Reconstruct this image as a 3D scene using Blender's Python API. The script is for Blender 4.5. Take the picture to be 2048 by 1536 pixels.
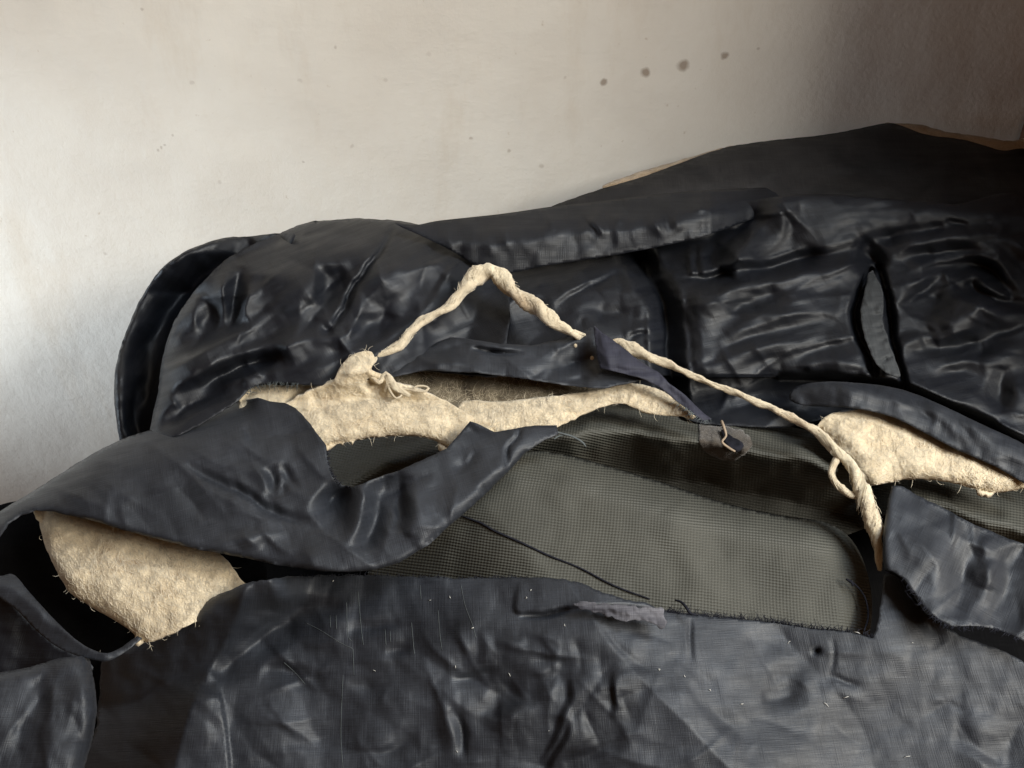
import bpy, math, random
import numpy as np
from mathutils import Vector, Matrix
from mathutils.geometry import delaunay_2d_cdt

random.seed(5)
RNG = np.random.default_rng(7)
for o in list(bpy.data.objects):
    bpy.data.objects.remove(o)
sc = bpy.context.scene
COL = sc.collection

# ------------------------------------------------------------------ camera
CAM = np.array([0.0, -0.9, 1.0])
PITCH = math.radians(35)
F = 1024 / math.tan(math.radians(27.5))          # focal length in photo pixels (2048 wide)
cd = bpy.data.cameras.new("camera")
cd.sensor_width = 36
cd.lens = 36 * F / 2048
cd.clip_start = 0.01
cd.clip_end = 50
cam = bpy.data.objects.new("camera", cd)
cam.location = CAM
cam.rotation_euler = (math.pi / 2 - PITCH, 0, 0)
COL.objects.link(cam)
sc.camera = cam

# ------------------------------------------------------------------ world, lamps, exposure
w = bpy.data.worlds.new("World")
sc.world = w
w.use_nodes = True
bg = w.node_tree.nodes["Background"]
bg.inputs[0].default_value = (1.0, 0.45, 0.16, 1)
bg.inputs[1].default_value = 0.09
sc.view_settings.view_transform = 'Standard'
sc.view_settings.look = 'None'
sc.view_settings.exposure = 0
sc.view_settings.gamma = 1


def area(name, loc, target, sx, sy, power, col, spread=180):
    l = bpy.data.lights.new(name, 'AREA')
    l.shape = 'RECTANGLE'
    l.size, l.size_y = sx, sy
    l.energy = power
    l.color = col
    l.spread = math.radians(spread)
    o = bpy.data.objects.new(name, l)
    o.location = loc
    o.rotation_euler = (Vector(target) - Vector(loc)).to_track_quat('-Z', 'Y').to_euler()
    COL.objects.link(o)
    return o


area("window_light", (1.35, -1.25, 1.75), (-0.1, -0.1, 0.7), 1.05, 0.5, 58, (1.0, 0.94, 0.835))
area("overhead_sheen_light", (0.78, -0.62, 1.95), (0.1, -0.4, 0.55), 0.6, 0.5, 16.5, (0.82, 0.91, 1.0))  # added overhead lamp for the satin's sheen, not a known ceiling light
area("side_window_light", (-1.05, -0.24, 0.56), (-0.40, 0.0, 0.50), 0.35, 0.4, 1.35, (0.76, 0.88, 1.0), 60)

# ------------------------------------------------------------------ pixel -> place
S = 0.00037                                       # metres per photo pixel on the heap
cp, sp = math.cos(PITCH), math.sin(PITCH)
FW, UP = np.array([0, cp, -sp]), np.array([0, sp, cp])
SL = math.radians(20)
PN = np.array([0, -math.sin(SL), math.cos(SL)])   # the heap's mean slope
P0 = np.array([0, 0.0, 1.0 - 0.308])              # where it would meet the wall
AX = np.array([0, math.cos(SL), math.sin(SL)])


def rays(p):
    p = np.atleast_2d(np.asarray(p, float))
    d = FW[None] + ((p[:, 0:1] - 1024) / F) * np.array([[1.0, 0, 0]]) + ((768 - p[:, 1:2]) / F) * UP[None]
    return d / np.linalg.norm(d, axis=1, keepdims=True)


def place(p, h):
    """points of the heap: on the ray of the traced outline, h pixels' worth above the mean slope"""
    d = rays(p)
    dn = d @ PN
    t = ((P0 - CAM) @ PN + np.asarray(h) * S) / dn
    return CAM[None] + d * t[:, None]


def on_wall(p, off=0.0):
    d = rays(p)
    t = (-off - CAM[1]) / d[:, 1]
    return CAM[None] + d * t[:, None]


# ------------------------------------------------------------------ numeric helpers
def cr(pts, step=8, closed=False):
    """Catmull-Rom through pts, resampled at about `step` pixels"""
    P = np.asarray(pts, float)
    if len(P) < 3 and not closed:
        n = max(2, int(np.linalg.norm(P[-1] - P[0]) / step) + 1)
        return P[0] + (P[-1] - P[0]) * np.linspace(0, 1, n)[:, None]
    if closed:
        Q = np.vstack([P[-1], P, P[0], P[1]])
    else:
        Q = np.vstack([2 * P[0] - P[1], P, 2 * P[-1] - P[-2]])
    out = []
    for i in range(1, len(Q) - 2):
        a, b, c, d = Q[i - 1], Q[i], Q[i + 1], Q[i + 2]
        n = max(1, int(np.linalg.norm((c - b)[:2]) / step))
        t = (np.arange(n) / n)[:, None]
        out.append(0.5 * ((2 * b) + (c - a) * t + (2 * a - 5 * b + 4 * c - d) * t ** 2 + (3 * b - 3 * c + d - a) * t ** 3))
    if not closed:
        out.append(P[-1:])
    return np.vstack(out)


def sdist(p, poly):
    """distance to a polyline, side (+1 = right of travel on the photo), position 0..1 along it"""
    a, b = poly[:-1], poly[1:]
    ab = b - a
    L = np.maximum((ab ** 2).sum(1), 1e-9)
    ap = p[:, None, :] - a[None]
    t = np.clip((ap * ab[None]).sum(2) / L[None], 0, 1)
    r = ap - t[..., None] * ab[None]
    d2 = (r ** 2).sum(2)
    k = d2.argmin(1)
    i = np.arange(len(p))
    cross = ab[k, 0] * ap[i, k, 1] - ab[k, 1] * ap[i, k, 0]
    cum = np.concatenate([[0], np.cumsum(np.sqrt(L))])
    s = (cum[k] + t[i, k] * np.sqrt(L[k])) / cum[-1]
    return np.sqrt(d2[i, k]), np.sign(cross), s


def vnoise(p, sc_, seed=0, ang=0, ax=1.0):
    """value noise, cell `sc_` pixels (stretched by ax along direction ang)"""
    c, s = math.cos(ang), math.sin(ang)
    x = (p[:, 0] * c + p[:, 1] * s) / (sc_ * ax)
    y = (-p[:, 0] * s + p[:, 1] * c) / sc_
    xi, yi = np.floor(x).astype(np.int64), np.floor(y).astype(np.int64)
    fx, fy = x - xi, y - yi
    fx, fy = fx * fx * fx * (fx * (fx * 6 - 15) + 10), fy * fy * fy * (fy * (fy * 6 - 15) + 10)

    def hsh(i, j):
        n = (i * 374761393 + j * 668265263 + seed * 1442695041) & 0xffffffff
        n = ((n ^ (n >> 13)) * 1274126177) & 0xffffffff
        return ((n ^ (n >> 16)) & 0xffff) / 65535.0
    v = (hsh(xi, yi) * (1 - fx) + hsh(xi + 1, yi) * fx) * (1 - fy) + (hsh(xi, yi + 1) * (1 - fx) + hsh(xi + 1, yi + 1) * fx) * fy
    return v * 2 - 1


def fbm(p, s, seed=0, oct_=3, ang=0, ax=1.0):
    return sum(vnoise(p, s / 2 ** k, seed + k, ang + 0.6 * k, ax) / 2 ** k for k in range(oct_))


def facets(p, sc_, seed=0, ang=0, ax=1.0):
    """flat facets meeting in creases: random heights on a sheared triangle lattice, straight in between"""
    c, s = math.cos(ang), math.sin(ang)
    x = (p[:, 0] * c + p[:, 1] * s) / (sc_ * ax)
    y = (-p[:, 0] * s + p[:, 1] * c) / sc_
    x = x + 0.5 * y
    xi, yi = np.floor(x).astype(np.int64), np.floor(y).astype(np.int64)
    fx, fy = x - xi, y - yi

    def hsh(i, j):
        n = (i * 374761393 + j * 668265263 + seed * 1442695041) & 0xffffffff
        n = ((n ^ (n >> 13)) * 1274126177) & 0xffffffff
        return ((n ^ (n >> 16)) & 0xffff) / 32767.5 - 1
    a, b, c_, d = hsh(xi, yi), hsh(xi + 1, yi), hsh(xi, yi + 1), hsh(xi + 1, yi + 1)
    return np.where(fx + fy < 1, a + (b - a) * fx + (c_ - a) * fy, d + (c_ - d) * (1 - fx) + (b - d) * (1 - fy))


def crumple(p, s, seed, ang=0, ax=1.5):
    """sharp crossing creases between small facets"""
    q = p + 0.35 * s * np.stack([vnoise(p, s * 1.3, seed + 9), vnoise(p, s * 1.3, seed + 10)], 1)
    return 0.8 * facets(q, s, seed, ang, ax) + 0.45 * facets(q, s * 0.55, seed + 1, ang + 1.1, ax) + 0.2 * facets(q, s * 0.3, seed + 2, ang + 0.4, ax)


class H:
    """height of a sheet of cloth: a sum of folds"""
    def __init__(self, p, h0, gain=1.0):
        self.gain = gain
        self.p0 = p
        w = np.stack([vnoise(p, 70, 901) * 7 + vnoise(p, 24, 903) * 2.2, vnoise(p, 70, 902) * 7 + vnoise(p, 24, 904) * 2.2], 1)
        self.p = p + w
        self.amp = 1 + 0.38 * vnoise(p, 55, 905)
        self.h = np.zeros(len(p)) + h0

    def fold(self, pts, a, wr, wl=None, taper=True, flat=0):
        """ridge (a>0) or crease (a<0); wr/wl = width right/left of travel"""
        wl = wr if wl is None else wl
        poly = cr(pts, 10)
        m = max(wr, wl) * 3 + flat
        lo, hi = poly.min(0) - m, poly.max(0) + m
        k = np.where(((self.p >= lo) & (self.p <= hi)).all(1))[0]
        if len(k) == 0:
            return self
        d, sg, s = sdist(self.p[k], poly)
        ww = np.where(sg > 0, wr, wl) * 1.0
        ww = np.where((ww >= 7) & (ww < 45), ww * 1.35, ww)
        # straight flanks, a tight crest and a soft foot
        e = np.maximum(d - flat, 0)
        x = 1 - (np.sqrt(e * e + (0.2 * ww) ** 2) - 0.2 * ww) / (1.55 * ww)
        g = 0.5 * (x + np.sqrt(x * x + 0.012)) * (x > -1)
        g = np.where(x > -1, g, 0) - 0.5 * (np.sqrt(1.012) - 1) * (x > -1) * np.clip(-x, 0, 1)
        if taper:
            g = g * (0.05 + 0.95 * np.sin(np.pi * np.clip(s, 0, 1)) ** 0.7) * self.amp[k] * self.gain
        self.h[k] += a * g
        return self

    def creases(self, n, box, ang, spread, ln, amp, w, seed):
        """sharp straight creases with soft flanks, as thin silk takes when crushed"""
        rg = np.random.default_rng(seed)
        for _ in range(n):
            c = np.array([rg.uniform(box[0], box[2]), rg.uniform(box[1], box[3])])
            t = math.radians(ang + rg.normal(0, spread))
            L = rg.uniform(*ln) / 2
            d = np.array([math.cos(t), math.sin(t)])
            a = rg.uniform(0.35, 1.0) * amp * (1 if rg.random() < 0.55 else -1)
            w1, w2 = rg.uniform(0.25, 1.0) * w, rg.uniform(0.6, 1.6) * w
            b = rg.normal(0, 0.10) / L
            q = self.p0 * 0.5 + self.p * 0.5 - c
            k = np.where((np.abs(q) < L + 3 * w).all(1))[0]
            if len(k) == 0:
                continue
            u = q[k] @ d
            v = -q[k, 0] * d[1] + q[k, 1] * d[0] + b * u * u
            g = np.exp(-np.abs(v) / np.where(v > 0, w1, w2)) * np.clip(1 - (u / L) ** 2, 0, 1)
            self.h[k] += a * g
        return self

    def step(self, pts, a, w, reach=None):
        """right of travel lower/higher by a, over w pixels; fades over `reach`"""
        poly = cr(pts, 10)
        d, sg, s = sdist(self.p0, poly)
        x = np.clip(d * sg / w, -1, 1) * 0.5 + 0.5
        x = x * x * (3 - 2 * x)
        if reach:
            x = x * np.exp(-(np.maximum(d - w, 0) / reach) ** 2)
            x = x * np.clip(np.minimum(s, 1 - s) * 6 + 0.05, 0, 1)
        self.h += a * x
        return self

    def blob(self, c, rx, ry, a, ang=0):
        q = self.p - np.array(c)
        ca, sa = math.cos(math.radians(ang)), math.sin(math.radians(ang))
        u, v = q[:, 0] * ca + q[:, 1] * sa, -q[:, 0] * sa + q[:, 1] * ca
        self.h += a * np.exp(-(u / rx) ** 2 - (v / ry) ** 2)
        return self

    def roll(self, pts, r, drop):
        """edge turned down as a quarter round of radius r"""
        poly = cr(pts, 10)
        d, sg, s = sdist(self.p0, poly)
        x = np.clip(1 - d / r, 0, 1)
        self.h -= drop * (1 - np.sqrt(np.maximum(1 - x ** 2, 0)))
        return self

    def add(self, v):
        self.h = self.h + v
        return self

    def tilt(self, gx, gy, c):
        self.h += (self.p[:, 0] - c[0]) * gx + (self.p[:, 1] - c[1]) * gy
        return self


def inside(p, poly):
    x, y = p[:, 0], p[:, 1]
    r = np.zeros(len(p), bool)
    j = len(poly) - 1
    for i in range(len(poly)):
        xi, yi, xj, yj = poly[i][0], poly[i][1], poly[j][0], poly[j][1]
        c = ((yi > y) != (yj > y)) & (x < (xj - xi) * (y - yi) / (yj - yi + 1e-12) + xi)
        r ^= c
        j = i
    return r


# ------------------------------------------------------------------ object helpers
def tag(o, label=None, cat=None, group=None, kind=None):
    if label: o['label'] = label
    if cat: o['category'] = cat
    if group: o['group'] = group
    if kind: o['kind'] = kind
    return o


def empty(name, loc, label, cat):
    o = bpy.data.objects.new(name, None)
    o.location = loc
    o.empty_display_size = 0.05
    COL.objects.link(o)
    return tag(o, label, cat)


def mesh(name, V, Fc, mat, parent=None, uv=None, smooth=True):
    me = bpy.data.meshes.new(name)
    me.from_pydata([tuple(v) for v in V], [], [tuple(f) for f in Fc])
    if smooth:
        me.polygons.foreach_set('use_smooth', [True] * len(me.polygons))
    if uv is not None:
        ul = me.uv_layers.new(name='UVMap')
        li = np.empty(len(me.loops), np.int32)
        me.loops.foreach_get('vertex_index', li)
        ul.data.foreach_set('uv', np.asarray(uv, np.float32)[li].ravel())
    me.materials.append(mat)
    me.update()
    o = bpy.data.objects.new(name, me)
    COL.objects.link(o)
    if parent is not None:
        o.parent = parent
        o.matrix_parent_inverse = Matrix.Translation(-world_loc(parent))
    return o


def world_loc(o):
    v = Vector((0, 0, 0))
    while o is not None:
        v = v + o.location
        o = o.parent if o.parent and o.type == 'EMPTY' else None
    return v


PX2UV = 1.0 / S


def cloth(name, outline, hf, mat, parent, sp=6.5, jag=0.0, thick=3.0, seed=0, uvrot=0.0, corner=True):
    """a sheet of cloth: traced outline, height field hf(points), real thickness"""
    o = cr(outline, 5.5, closed=True) if corner else np.vstack([cr([outline[i], outline[(i + 1) % len(outline)]], 6)[:-1] for i in range(len(outline))])
    if jag:
        n = len(o)
        nrm = np.roll(o, -1, 0) - np.roll(o, 1, 0)
        nrm = np.stack([nrm[:, 1], -nrm[:, 0]], 1)
        nrm /= np.linalg.norm(nrm, axis=1, keepdims=True) + 1e-9
        o = o + nrm * (vnoise(o, 9, seed + 50) * jag + vnoise(o, 34, seed + 51) * jag * 0.8)[:, None]
    lo, hi = o.min(0), o.max(0)
    gx, gy = np.meshgrid(np.arange(lo[0], hi[0], sp), np.arange(lo[1], hi[1], sp * 0.87))
    gx[1::2] += sp / 2
    g = np.stack([gx.ravel(), gy.ravel()], 1)
    g = g[inside(g, o)]
    # keep clear of the outline
    keep = np.ones(len(g), bool)
    oc = np.vstack([o, o[:1]])
    for i in range(0, len(g), 4000):
        d, _, _ = sdist(g[i:i + 4000], oc)
        keep[i:i + 4000] = d > sp * 0.55
    g = g[keep]
    pts = np.vstack([o, g])
    n = len(o)
    r = delaunay_2d_cdt([Vector(p) for p in pts], [(i, (i + 1) % n) for i in range(n)], [], 1, 1e-4)
    p2 = np.array([(v[0], v[1]) for v in r[0]])
    tris = r[2]
    h = hf(p2)
    V = place(p2, h)
    base = place(p2, np.zeros(len(p2)))
    u = np.stack([base[:, 0], (base - P0) @ AX], 1)
    c, s = math.cos(uvrot), math.sin(uvrot)
    uv = np.stack([u[:, 0] * c + u[:, 1] * s, -u[:, 0] * s + u[:, 1] * c], 1)
    ob = mesh(name, V, [t[::-1] for t in tris], mat, parent, uv)
    # face the viewer
    me = ob.data
    if np.mean([(Vector(CAM) - f.center).dot(f.normal) > 0 for f in me.polygons[:400]]) < 0.5:
        me.flip_normals()
    if thick:
        md = ob.modifiers.new('thickness', 'SOLIDIFY')
        md.thickness = thick * S * (0.5 if thick < 5 else 1)
        md.offset = -1
    return ob


def tube(path, rad, nseg=8, lobes=0, lobe_a=0.0, twist=0.0, rough=0.0, seed=0):
    """tube along 3-D path with radius per point (metres)"""
    P = np.asarray(path)
    T = np.gradient(P, axis=0)
    T /= np.linalg.norm(T, axis=1, keepdims=True) + 1e-12
    ref = np.array([0.0, -0.5, 0.86])
    V, Fc = [], []
    rg = np.random.default_rng(seed)
    jit = rg.normal(0, rough, (len(P), nseg)) if rough else np.zeros((len(P), nseg))
    L = 0
    for i in range(len(P)):
        if i:
            L += np.linalg.norm(P[i] - P[i - 1])
        a = np.cross(T[i], ref); a /= np.linalg.norm(a) + 1e-9
        b = np.cross(a, T[i])
        for k in range(nseg):
            th = 2 * math.pi * k / nseg
            rr = rad[i] * (1 + lobe_a * math.cos(lobes * th + twist * L) + jit[i, k])
            V.append(P[i] + rr * (math.cos(th) * a + math.sin(th) * b))
    for i in range(len(P) - 1):
        for k in range(nseg):
            k2 = (k + 1) % nseg
            Fc.append((i * nseg + k, i * nseg + k2, (i + 1) * nseg + k2, (i + 1) * nseg + k))
    n = len(P)
    Fc.append(tuple(range(nseg))[::-1])
    Fc.append(tuple((n - 1) * nseg + k for k in range(nseg)))
    return V, Fc


def join(parts):
    V, Fc = [], []
    for v, f in parts:
        k = len(V)
        V += list(v)
        Fc += [tuple(i + k for i in q) for q in f]
    return V, Fc


# ------------------------------------------------------------------ materials
def new_mat(name):
    m = bpy.data.materials.new(name)
    m.use_nodes = True
    nt = m.node_tree
    return m, nt, nt.nodes, nt.links, nt.nodes["Principled BSDF"]


def nd(N, t, **k):
    n = N.new(t)
    for a, b in k.items():
        if a.startswith('i_'):
            n.inputs[a[2:].replace('_', ' ')].default_value = b
        else:
            setattr(n, a, b)
    return n


def ramp(N, stops, interp='LINEAR'):
    r = N.new('ShaderNodeValToRGB')
    r.color_ramp.interpolation = interp
    e = r.color_ramp.elements
    while len(e) < len(stops):
        e.new(0.5)
    for i, (p, c) in enumerate(stops):
        e[i].position = p
        e[i].color = c if len(c) == 4 else (*c, 1)
    return r


def satin(name, c1, c2, rough=(0.34, 0.5), wr=0.35, seed=0.0, sheen=0.15, spec=0.5, stretch=(1, 1)):
    m, nt, N, L, b = new_mat(name)
    uv = N.new('ShaderNodeUVMap')
    mp = nd(N, 'ShaderNodeMapping')
    mp.inputs['Location'].default_value = (seed, seed * 0.7, 0)
    mp.inputs['Scale'].default_value = (stretch[0], stretch[1], 1)
    L.new(uv.outputs[0], mp.inputs[0])
    # worn, dusty areas
    n1 = nd(N, 'ShaderNodeTexNoise', i_Scale=14, i_Detail=7, i_Roughness=0.62, i_Distortion=0.6)
    L.new(mp.outputs[0], n1.inputs['Vector'])
    r1 = ramp(N, [(0.35, c1), (0.68, c2)])
    L.new(n1.outputs['Fac'], r1.inputs[0])
    # fine woven streaks along both threads
    mx = nd(N, 'ShaderNodeMapping'); mx.inputs['Scale'].default_value = (60, 1600, 1)
    my = nd(N, 'ShaderNodeMapping'); my.inputs['Scale'].default_value = (1400, 50, 1)
    sx = nd(N, 'ShaderNodeTexNoise', i_Scale=1, i_Detail=3)
    sy = nd(N, 'ShaderNodeTexNoise', i_Scale=1, i_Detail=3)
    for a, c in ((mx, sx), (my, sy)):
        L.new(uv.outputs[0], a.inputs[0]); L.new(a.outputs[0], c.inputs['Vector'])
    ad = nd(N, 'ShaderNodeMath', operation='ADD')
    L.new(sx.outputs['Fac'], ad.inputs[0]); L.new(sy.outputs['Fac'], ad.inputs[1])
    mul = nd(N, 'ShaderNodeMix', data_type='RGBA', blend_type='MULTIPLY')
    mul.inputs['Factor'].default_value = 0.55
    r2 = ramp(N, [(0.35, (0.45, 0.45, 0.45)), (0.65, (1.5, 1.5, 1.5))])
    hf = nd(N, 'ShaderNodeMath', operation='MULTIPLY'); hf.inputs[1].default_value = 0.5
    L.new(ad.outputs[0], hf.inputs[0]); L.new(hf.outputs[0], r2.inputs[0])
    L.new(r1.outputs[0], mul.inputs['A']); L.new(r2.outputs[0], mul.inputs['B'])
    L.new(mul.outputs['Result'], b.inputs['Base Color'])
    # gloss changes with the wear
    rr = nd(N, 'ShaderNodeMapRange'); rr.inputs['To Min'].default_value = rough[0]; rr.inputs['To Max'].default_value = rough[1]
    rr.inputs['From Min'].default_value = 0.36; rr.inputs['From Max'].default_value = 0.64
    n3 = nd(N, 'ShaderNodeTexNoise', i_Scale=30, i_Detail=5, i_Roughness=0.6)
    m3 = nd(N, 'ShaderNodeMapping'); m3.inputs['Scale'].default_value = (0.6, 5.0, 1); m3.inputs['Rotation'].default_value = (0, 0, 1.45)
    L.new(mp.outputs[0], m3.inputs[0]); L.new(m3.outputs[0], n3.inputs['Vector']); L.new(n3.outputs['Fac'], rr.inputs['Value'])
    L.new(rr.outputs[0], b.inputs['Roughness'])
    # small crumples + weave
    n2 = nd(N, 'ShaderNodeTexNoise', i_Scale=70, i_Detail=6, i_Roughness=0.6, i_Distortion=1.0)
    n2.noise_type = 'RIDGED_MULTIFRACTAL' if hasattr(n2, 'noise_type') else None
    L.new(mp.outputs[0], n2.inputs['Vector'])
    b1 = nd(N, 'ShaderNodeBump'); b1.inputs['Strength'].default_value = wr * 0.5; b1.inputs['Distance'].default_value = 0.0007
    L.new(n2.outputs['Fac'], b1.inputs['Height'])
    b2 = nd(N, 'ShaderNodeBump'); b2.inputs['Strength'].default_value = 0.5; b2.inputs['Distance'].default_value = 0.0004
    L.new(ad.outputs[0], b2.inputs['Height']); L.new(b1.outputs[0], b2.inputs['Normal'])
    L.new(b2.outputs[0], b.inputs['Normal'])
    b.inputs['Specular IOR Level'].default_value = spec
    b.inputs['Specular Tint'].default_value = (0.94, 0.97, 1.0, 1)
    b.inputs['Sheen Weight'].default_value = sheen
    b.inputs['Sheen Roughness'].default_value = 0.4
    b.inputs['Sheen Tint'].default_value = (0.75, 0.8, 0.95, 1)
    return m


NAVY = satin('navy_satin', (0.0032, 0.0042, 0.0072), (0.0068, 0.0086, 0.0140), (0.46, 0.61), 0.10, 0, 0.0)
NAVY_WORN = satin('navy_satin_worn', (0.0085, 0.0103, 0.0148), (0.029, 0.0335, 0.043), (0.48, 0.61), 0.14, 3.1, 0.02)
NAVY_DULL = satin('navy_cloth_reverse', (0.018, 0.019, 0.030), (0.040, 0.041, 0.062), (0.6, 0.75), 0.25, 5.3, 0.05, 0.3)
SHADE_LINING = satin('shade_black_lining', (0.0022, 0.0022, 0.0028), (0.0045, 0.0045, 0.005), (0.8, 0.9), 0.1, 8.0, 0.0, 0.06)  # shade of the gaps and opening put into the colour
CHAR = satin('charcoal_cloth', (0.012, 0.0122, 0.0135), (0.034, 0.033, 0.034), (0.6, 0.75), 0.1, 9.0, 0.0, 0.2)
GREYTAPE = satin('grey_tape', (0.03, 0.034, 0.037), (0.055, 0.06, 0.065), (0.6, 0.7), 0.25, 2.0, 0.2, 0.3)
PALE = satin('pale_torn_backing', (0.04, 0.04, 0.05), (0.17, 0.17, 0.19), (0.7, 0.8), 0.4, 4.0, 0.1, 0.2, (1, 6))


def felt_mat(name, c1, c2, c3):
    m, nt, N, L, b = new_mat(name)
    uv = N.new('ShaderNodeUVMap')
    n1 = nd(N, 'ShaderNodeTexNoise', i_Scale=38, i_Detail=6, i_Roughness=0.6, i_Distortion=0.8)
    L.new(uv.outputs[0], n1.inputs['Vector'])
    r = ramp(N, [(0.30, c3), (0.42, c2), (0.62, c1)])
    L.new(n1.outputs['Fac'], r.inputs[0])
    n5 = nd(N, 'ShaderNodeTexNoise', i_Scale=170, i_Detail=7, i_Roughness=0.7, i_Distortion=2.0)
    L.new(uv.outputs[0], n5.inputs['Vector'])
    r5 = ramp(N, [(0.30, (0.55, 0.50, 0.44)), (0.5, (0.95, 0.94, 0.92)), (0.7, (1.15, 1.15, 1.15))])
    L.new(n5.outputs['Fac'], r5.inputs[0])
    m5 = nd(N, 'ShaderNodeMix', data_type='RGBA', blend_type='MULTIPLY'); m5.inputs['Factor'].default_value = 0.65
    L.new(r.outputs[0], m5.inputs['A']); L.new(r5.outputs[0], m5.inputs['B'])
    L.new(m5.outputs['Result'], b.inputs['Base Color'])
    n2 = nd(N, 'ShaderNodeTexNoise', i_Scale=420, i_Detail=6, i_Roughness=0.7, i_Distortion=1.5)
    L.new(uv.outputs[0], n2.inputs['Vector'])
    bp = nd(N, 'ShaderNodeBump'); bp.inputs['Strength'].default_value = 0.7; bp.inputs['Distance'].default_value = 0.0022
    L.new(n2.outputs['Fac'], bp.inputs['Height']); L.new(bp.outputs[0], b.inputs['Normal'])
    b.inputs['Roughness'].default_value = 0.95
    b.inputs['Specular IOR Level'].default_value = 0.1
    b.inputs['Sheen Weight'].default_value = 0.3
    return m


FELT = felt_mat('cream_felt', (0.86, 0.76, 0.57), (0.72, 0.61, 0.43), (0.40, 0.30, 0.19))
FELT_SHADE = felt_mat('shaded_felt', (0.34, 0.30, 0.22), (0.20, 0.17, 0.12), (0.05, 0.04, 0.03))  # dim copy of the cream felt: shade in the colour, with brownish-black spots


def plain(name, c, rough=0.9, spec=0.2):
    m, nt, N, L, b = new_mat(name)
    g = N.new('ShaderNodeTexCoord')
    n1 = nd(N, 'ShaderNodeTexNoise', i_Scale=180, i_Detail=3)
    L.new(g.outputs['Object'], n1.inputs['Vector'])
    r = ramp(N, [(0.3, tuple(x * 0.7 for x in c)), (0.7, tuple(min(1, x * 1.2) for x in c))])
    L.new(n1.outputs['Fac'], r.inputs[0]); L.new(r.outputs[0], b.inputs['Base Color'])
    b.inputs['Roughness'].default_value = rough
    b.inputs['Specular IOR Level'].default_value = spec
    return m


WOOL = felt_mat('wool_yarn', (0.78, 0.70, 0.53), (0.66, 0.57, 0.42), (0.48, 0.38, 0.26))
FIBRE = plain('wool_fibre', (0.74, 0.67, 0.53))
THREAD = plain('navy_thread', (0.012, 0.013, 0.02))
THREAD_G = plain('grey_thread', (0.10, 0.115, 0.12))
LINT = plain('white_lint', (0.55, 0.55, 0.52))


def canvas_mat():
    m, nt, N, L, b = new_mat('olive_canvas')
    uv = N.new('ShaderNodeUVMap')
    sep = N.new('ShaderNodeSeparateXYZ')
    # slightly wandering threads
    nz = nd(N, 'ShaderNodeTexNoise', i_Scale=9, i_Detail=2)
    L.new(uv.outputs[0], nz.inputs['Vector'])
    va = nd(N, 'ShaderNodeVectorMath', operation='MULTIPLY_ADD')
    va.inputs[1].default_value = (0.010, 0.010, 0)
    L.new(nz.outputs['Color'], va.inputs[0]); L.new(uv.outputs[0], va.inputs[2])
    L.new(va.outputs[0], sep.inputs[0])
    K = 2 * math.pi / 0.0021
    sx = nd(N, 'ShaderNodeMath', operation='MULTIPLY'); sx.inputs[1].default_value = K
    sy = nd(N, 'ShaderNodeMath', operation='MULTIPLY'); sy.inputs[1].default_value = K
    L.new(sep.outputs[0], sx.inputs[0]); L.new(sep.outputs[1], sy.inputs[0])
    cx = nd(N, 'ShaderNodeMath', operation='SINE'); cy = nd(N, 'ShaderNodeMath', operation='SINE')
    L.new(sx.outputs[0], cx.inputs[0]); L.new(sy.outputs[0], cy.inputs[0])
    hx = nd(N, 'ShaderNodeMath', operation='MULTIPLY'); hx.inputs[1].default_value = 0.35
    L.new(cx.outputs[0], hx.inputs[0])
    pr0 = nd(N, 'ShaderNodeMath', operation='ADD')
    L.new(hx.outputs[0], pr0.inputs[0]); L.new(cy.outputs[0], pr0.inputs[1])
    pr = nd(N, 'ShaderNodeMath', operation='MULTIPLY'); pr.inputs[1].default_value = 0.69
    L.new(pr0.outputs[0], pr.inputs[0])
    n1 = nd(N, 'ShaderNodeTexNoise', i_Scale=12, i_Detail=5, i_Roughness=0.6)
    L.new(uv.outputs[0], n1.inputs['Vector'])
    r = ramp(N, [(0.3, (0.056, 0.0575, 0.050)), (0.7, (0.087, 0.088, 0.076))])
    L.new(n1.outputs['Fac'], r.inputs[0])
    rw = ramp(N, [(0.0, (0.80, 0.80, 0.80)), (0.8, (1.08, 1.08, 1.08))])
    mr = nd(N, 'ShaderNodeMapRange'); mr.inputs['From Min'].default_value = -1
    L.new(pr.outputs[0], mr.inputs['Value']); L.new(mr.outputs[0], rw.inputs[0])
    mul = nd(N, 'ShaderNodeMix', data_type='RGBA', blend_type='MULTIPLY'); mul.inputs['Factor'].default_value = 1
    L.new(r.outputs[0], mul.inputs['A']); L.new(rw.outputs[0], mul.inputs['B'])
    L.new(mul.outputs['Result'], b.inputs['Base Color'])
    bp = nd(N, 'ShaderNodeBump'); bp.inputs['Strength'].default_value = 0.6; bp.inputs['Distance'].default_value = 0.0006
    L.new(pr.outputs[0], bp.inputs['Height']); L.new(bp.outputs[0], b.inputs['Normal'])
    b.inputs['Roughness'].default_value = 0.62
    b.inputs['Specular IOR Level'].default_value = 0.35
    return m


CANVAS = canvas_mat()


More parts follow.
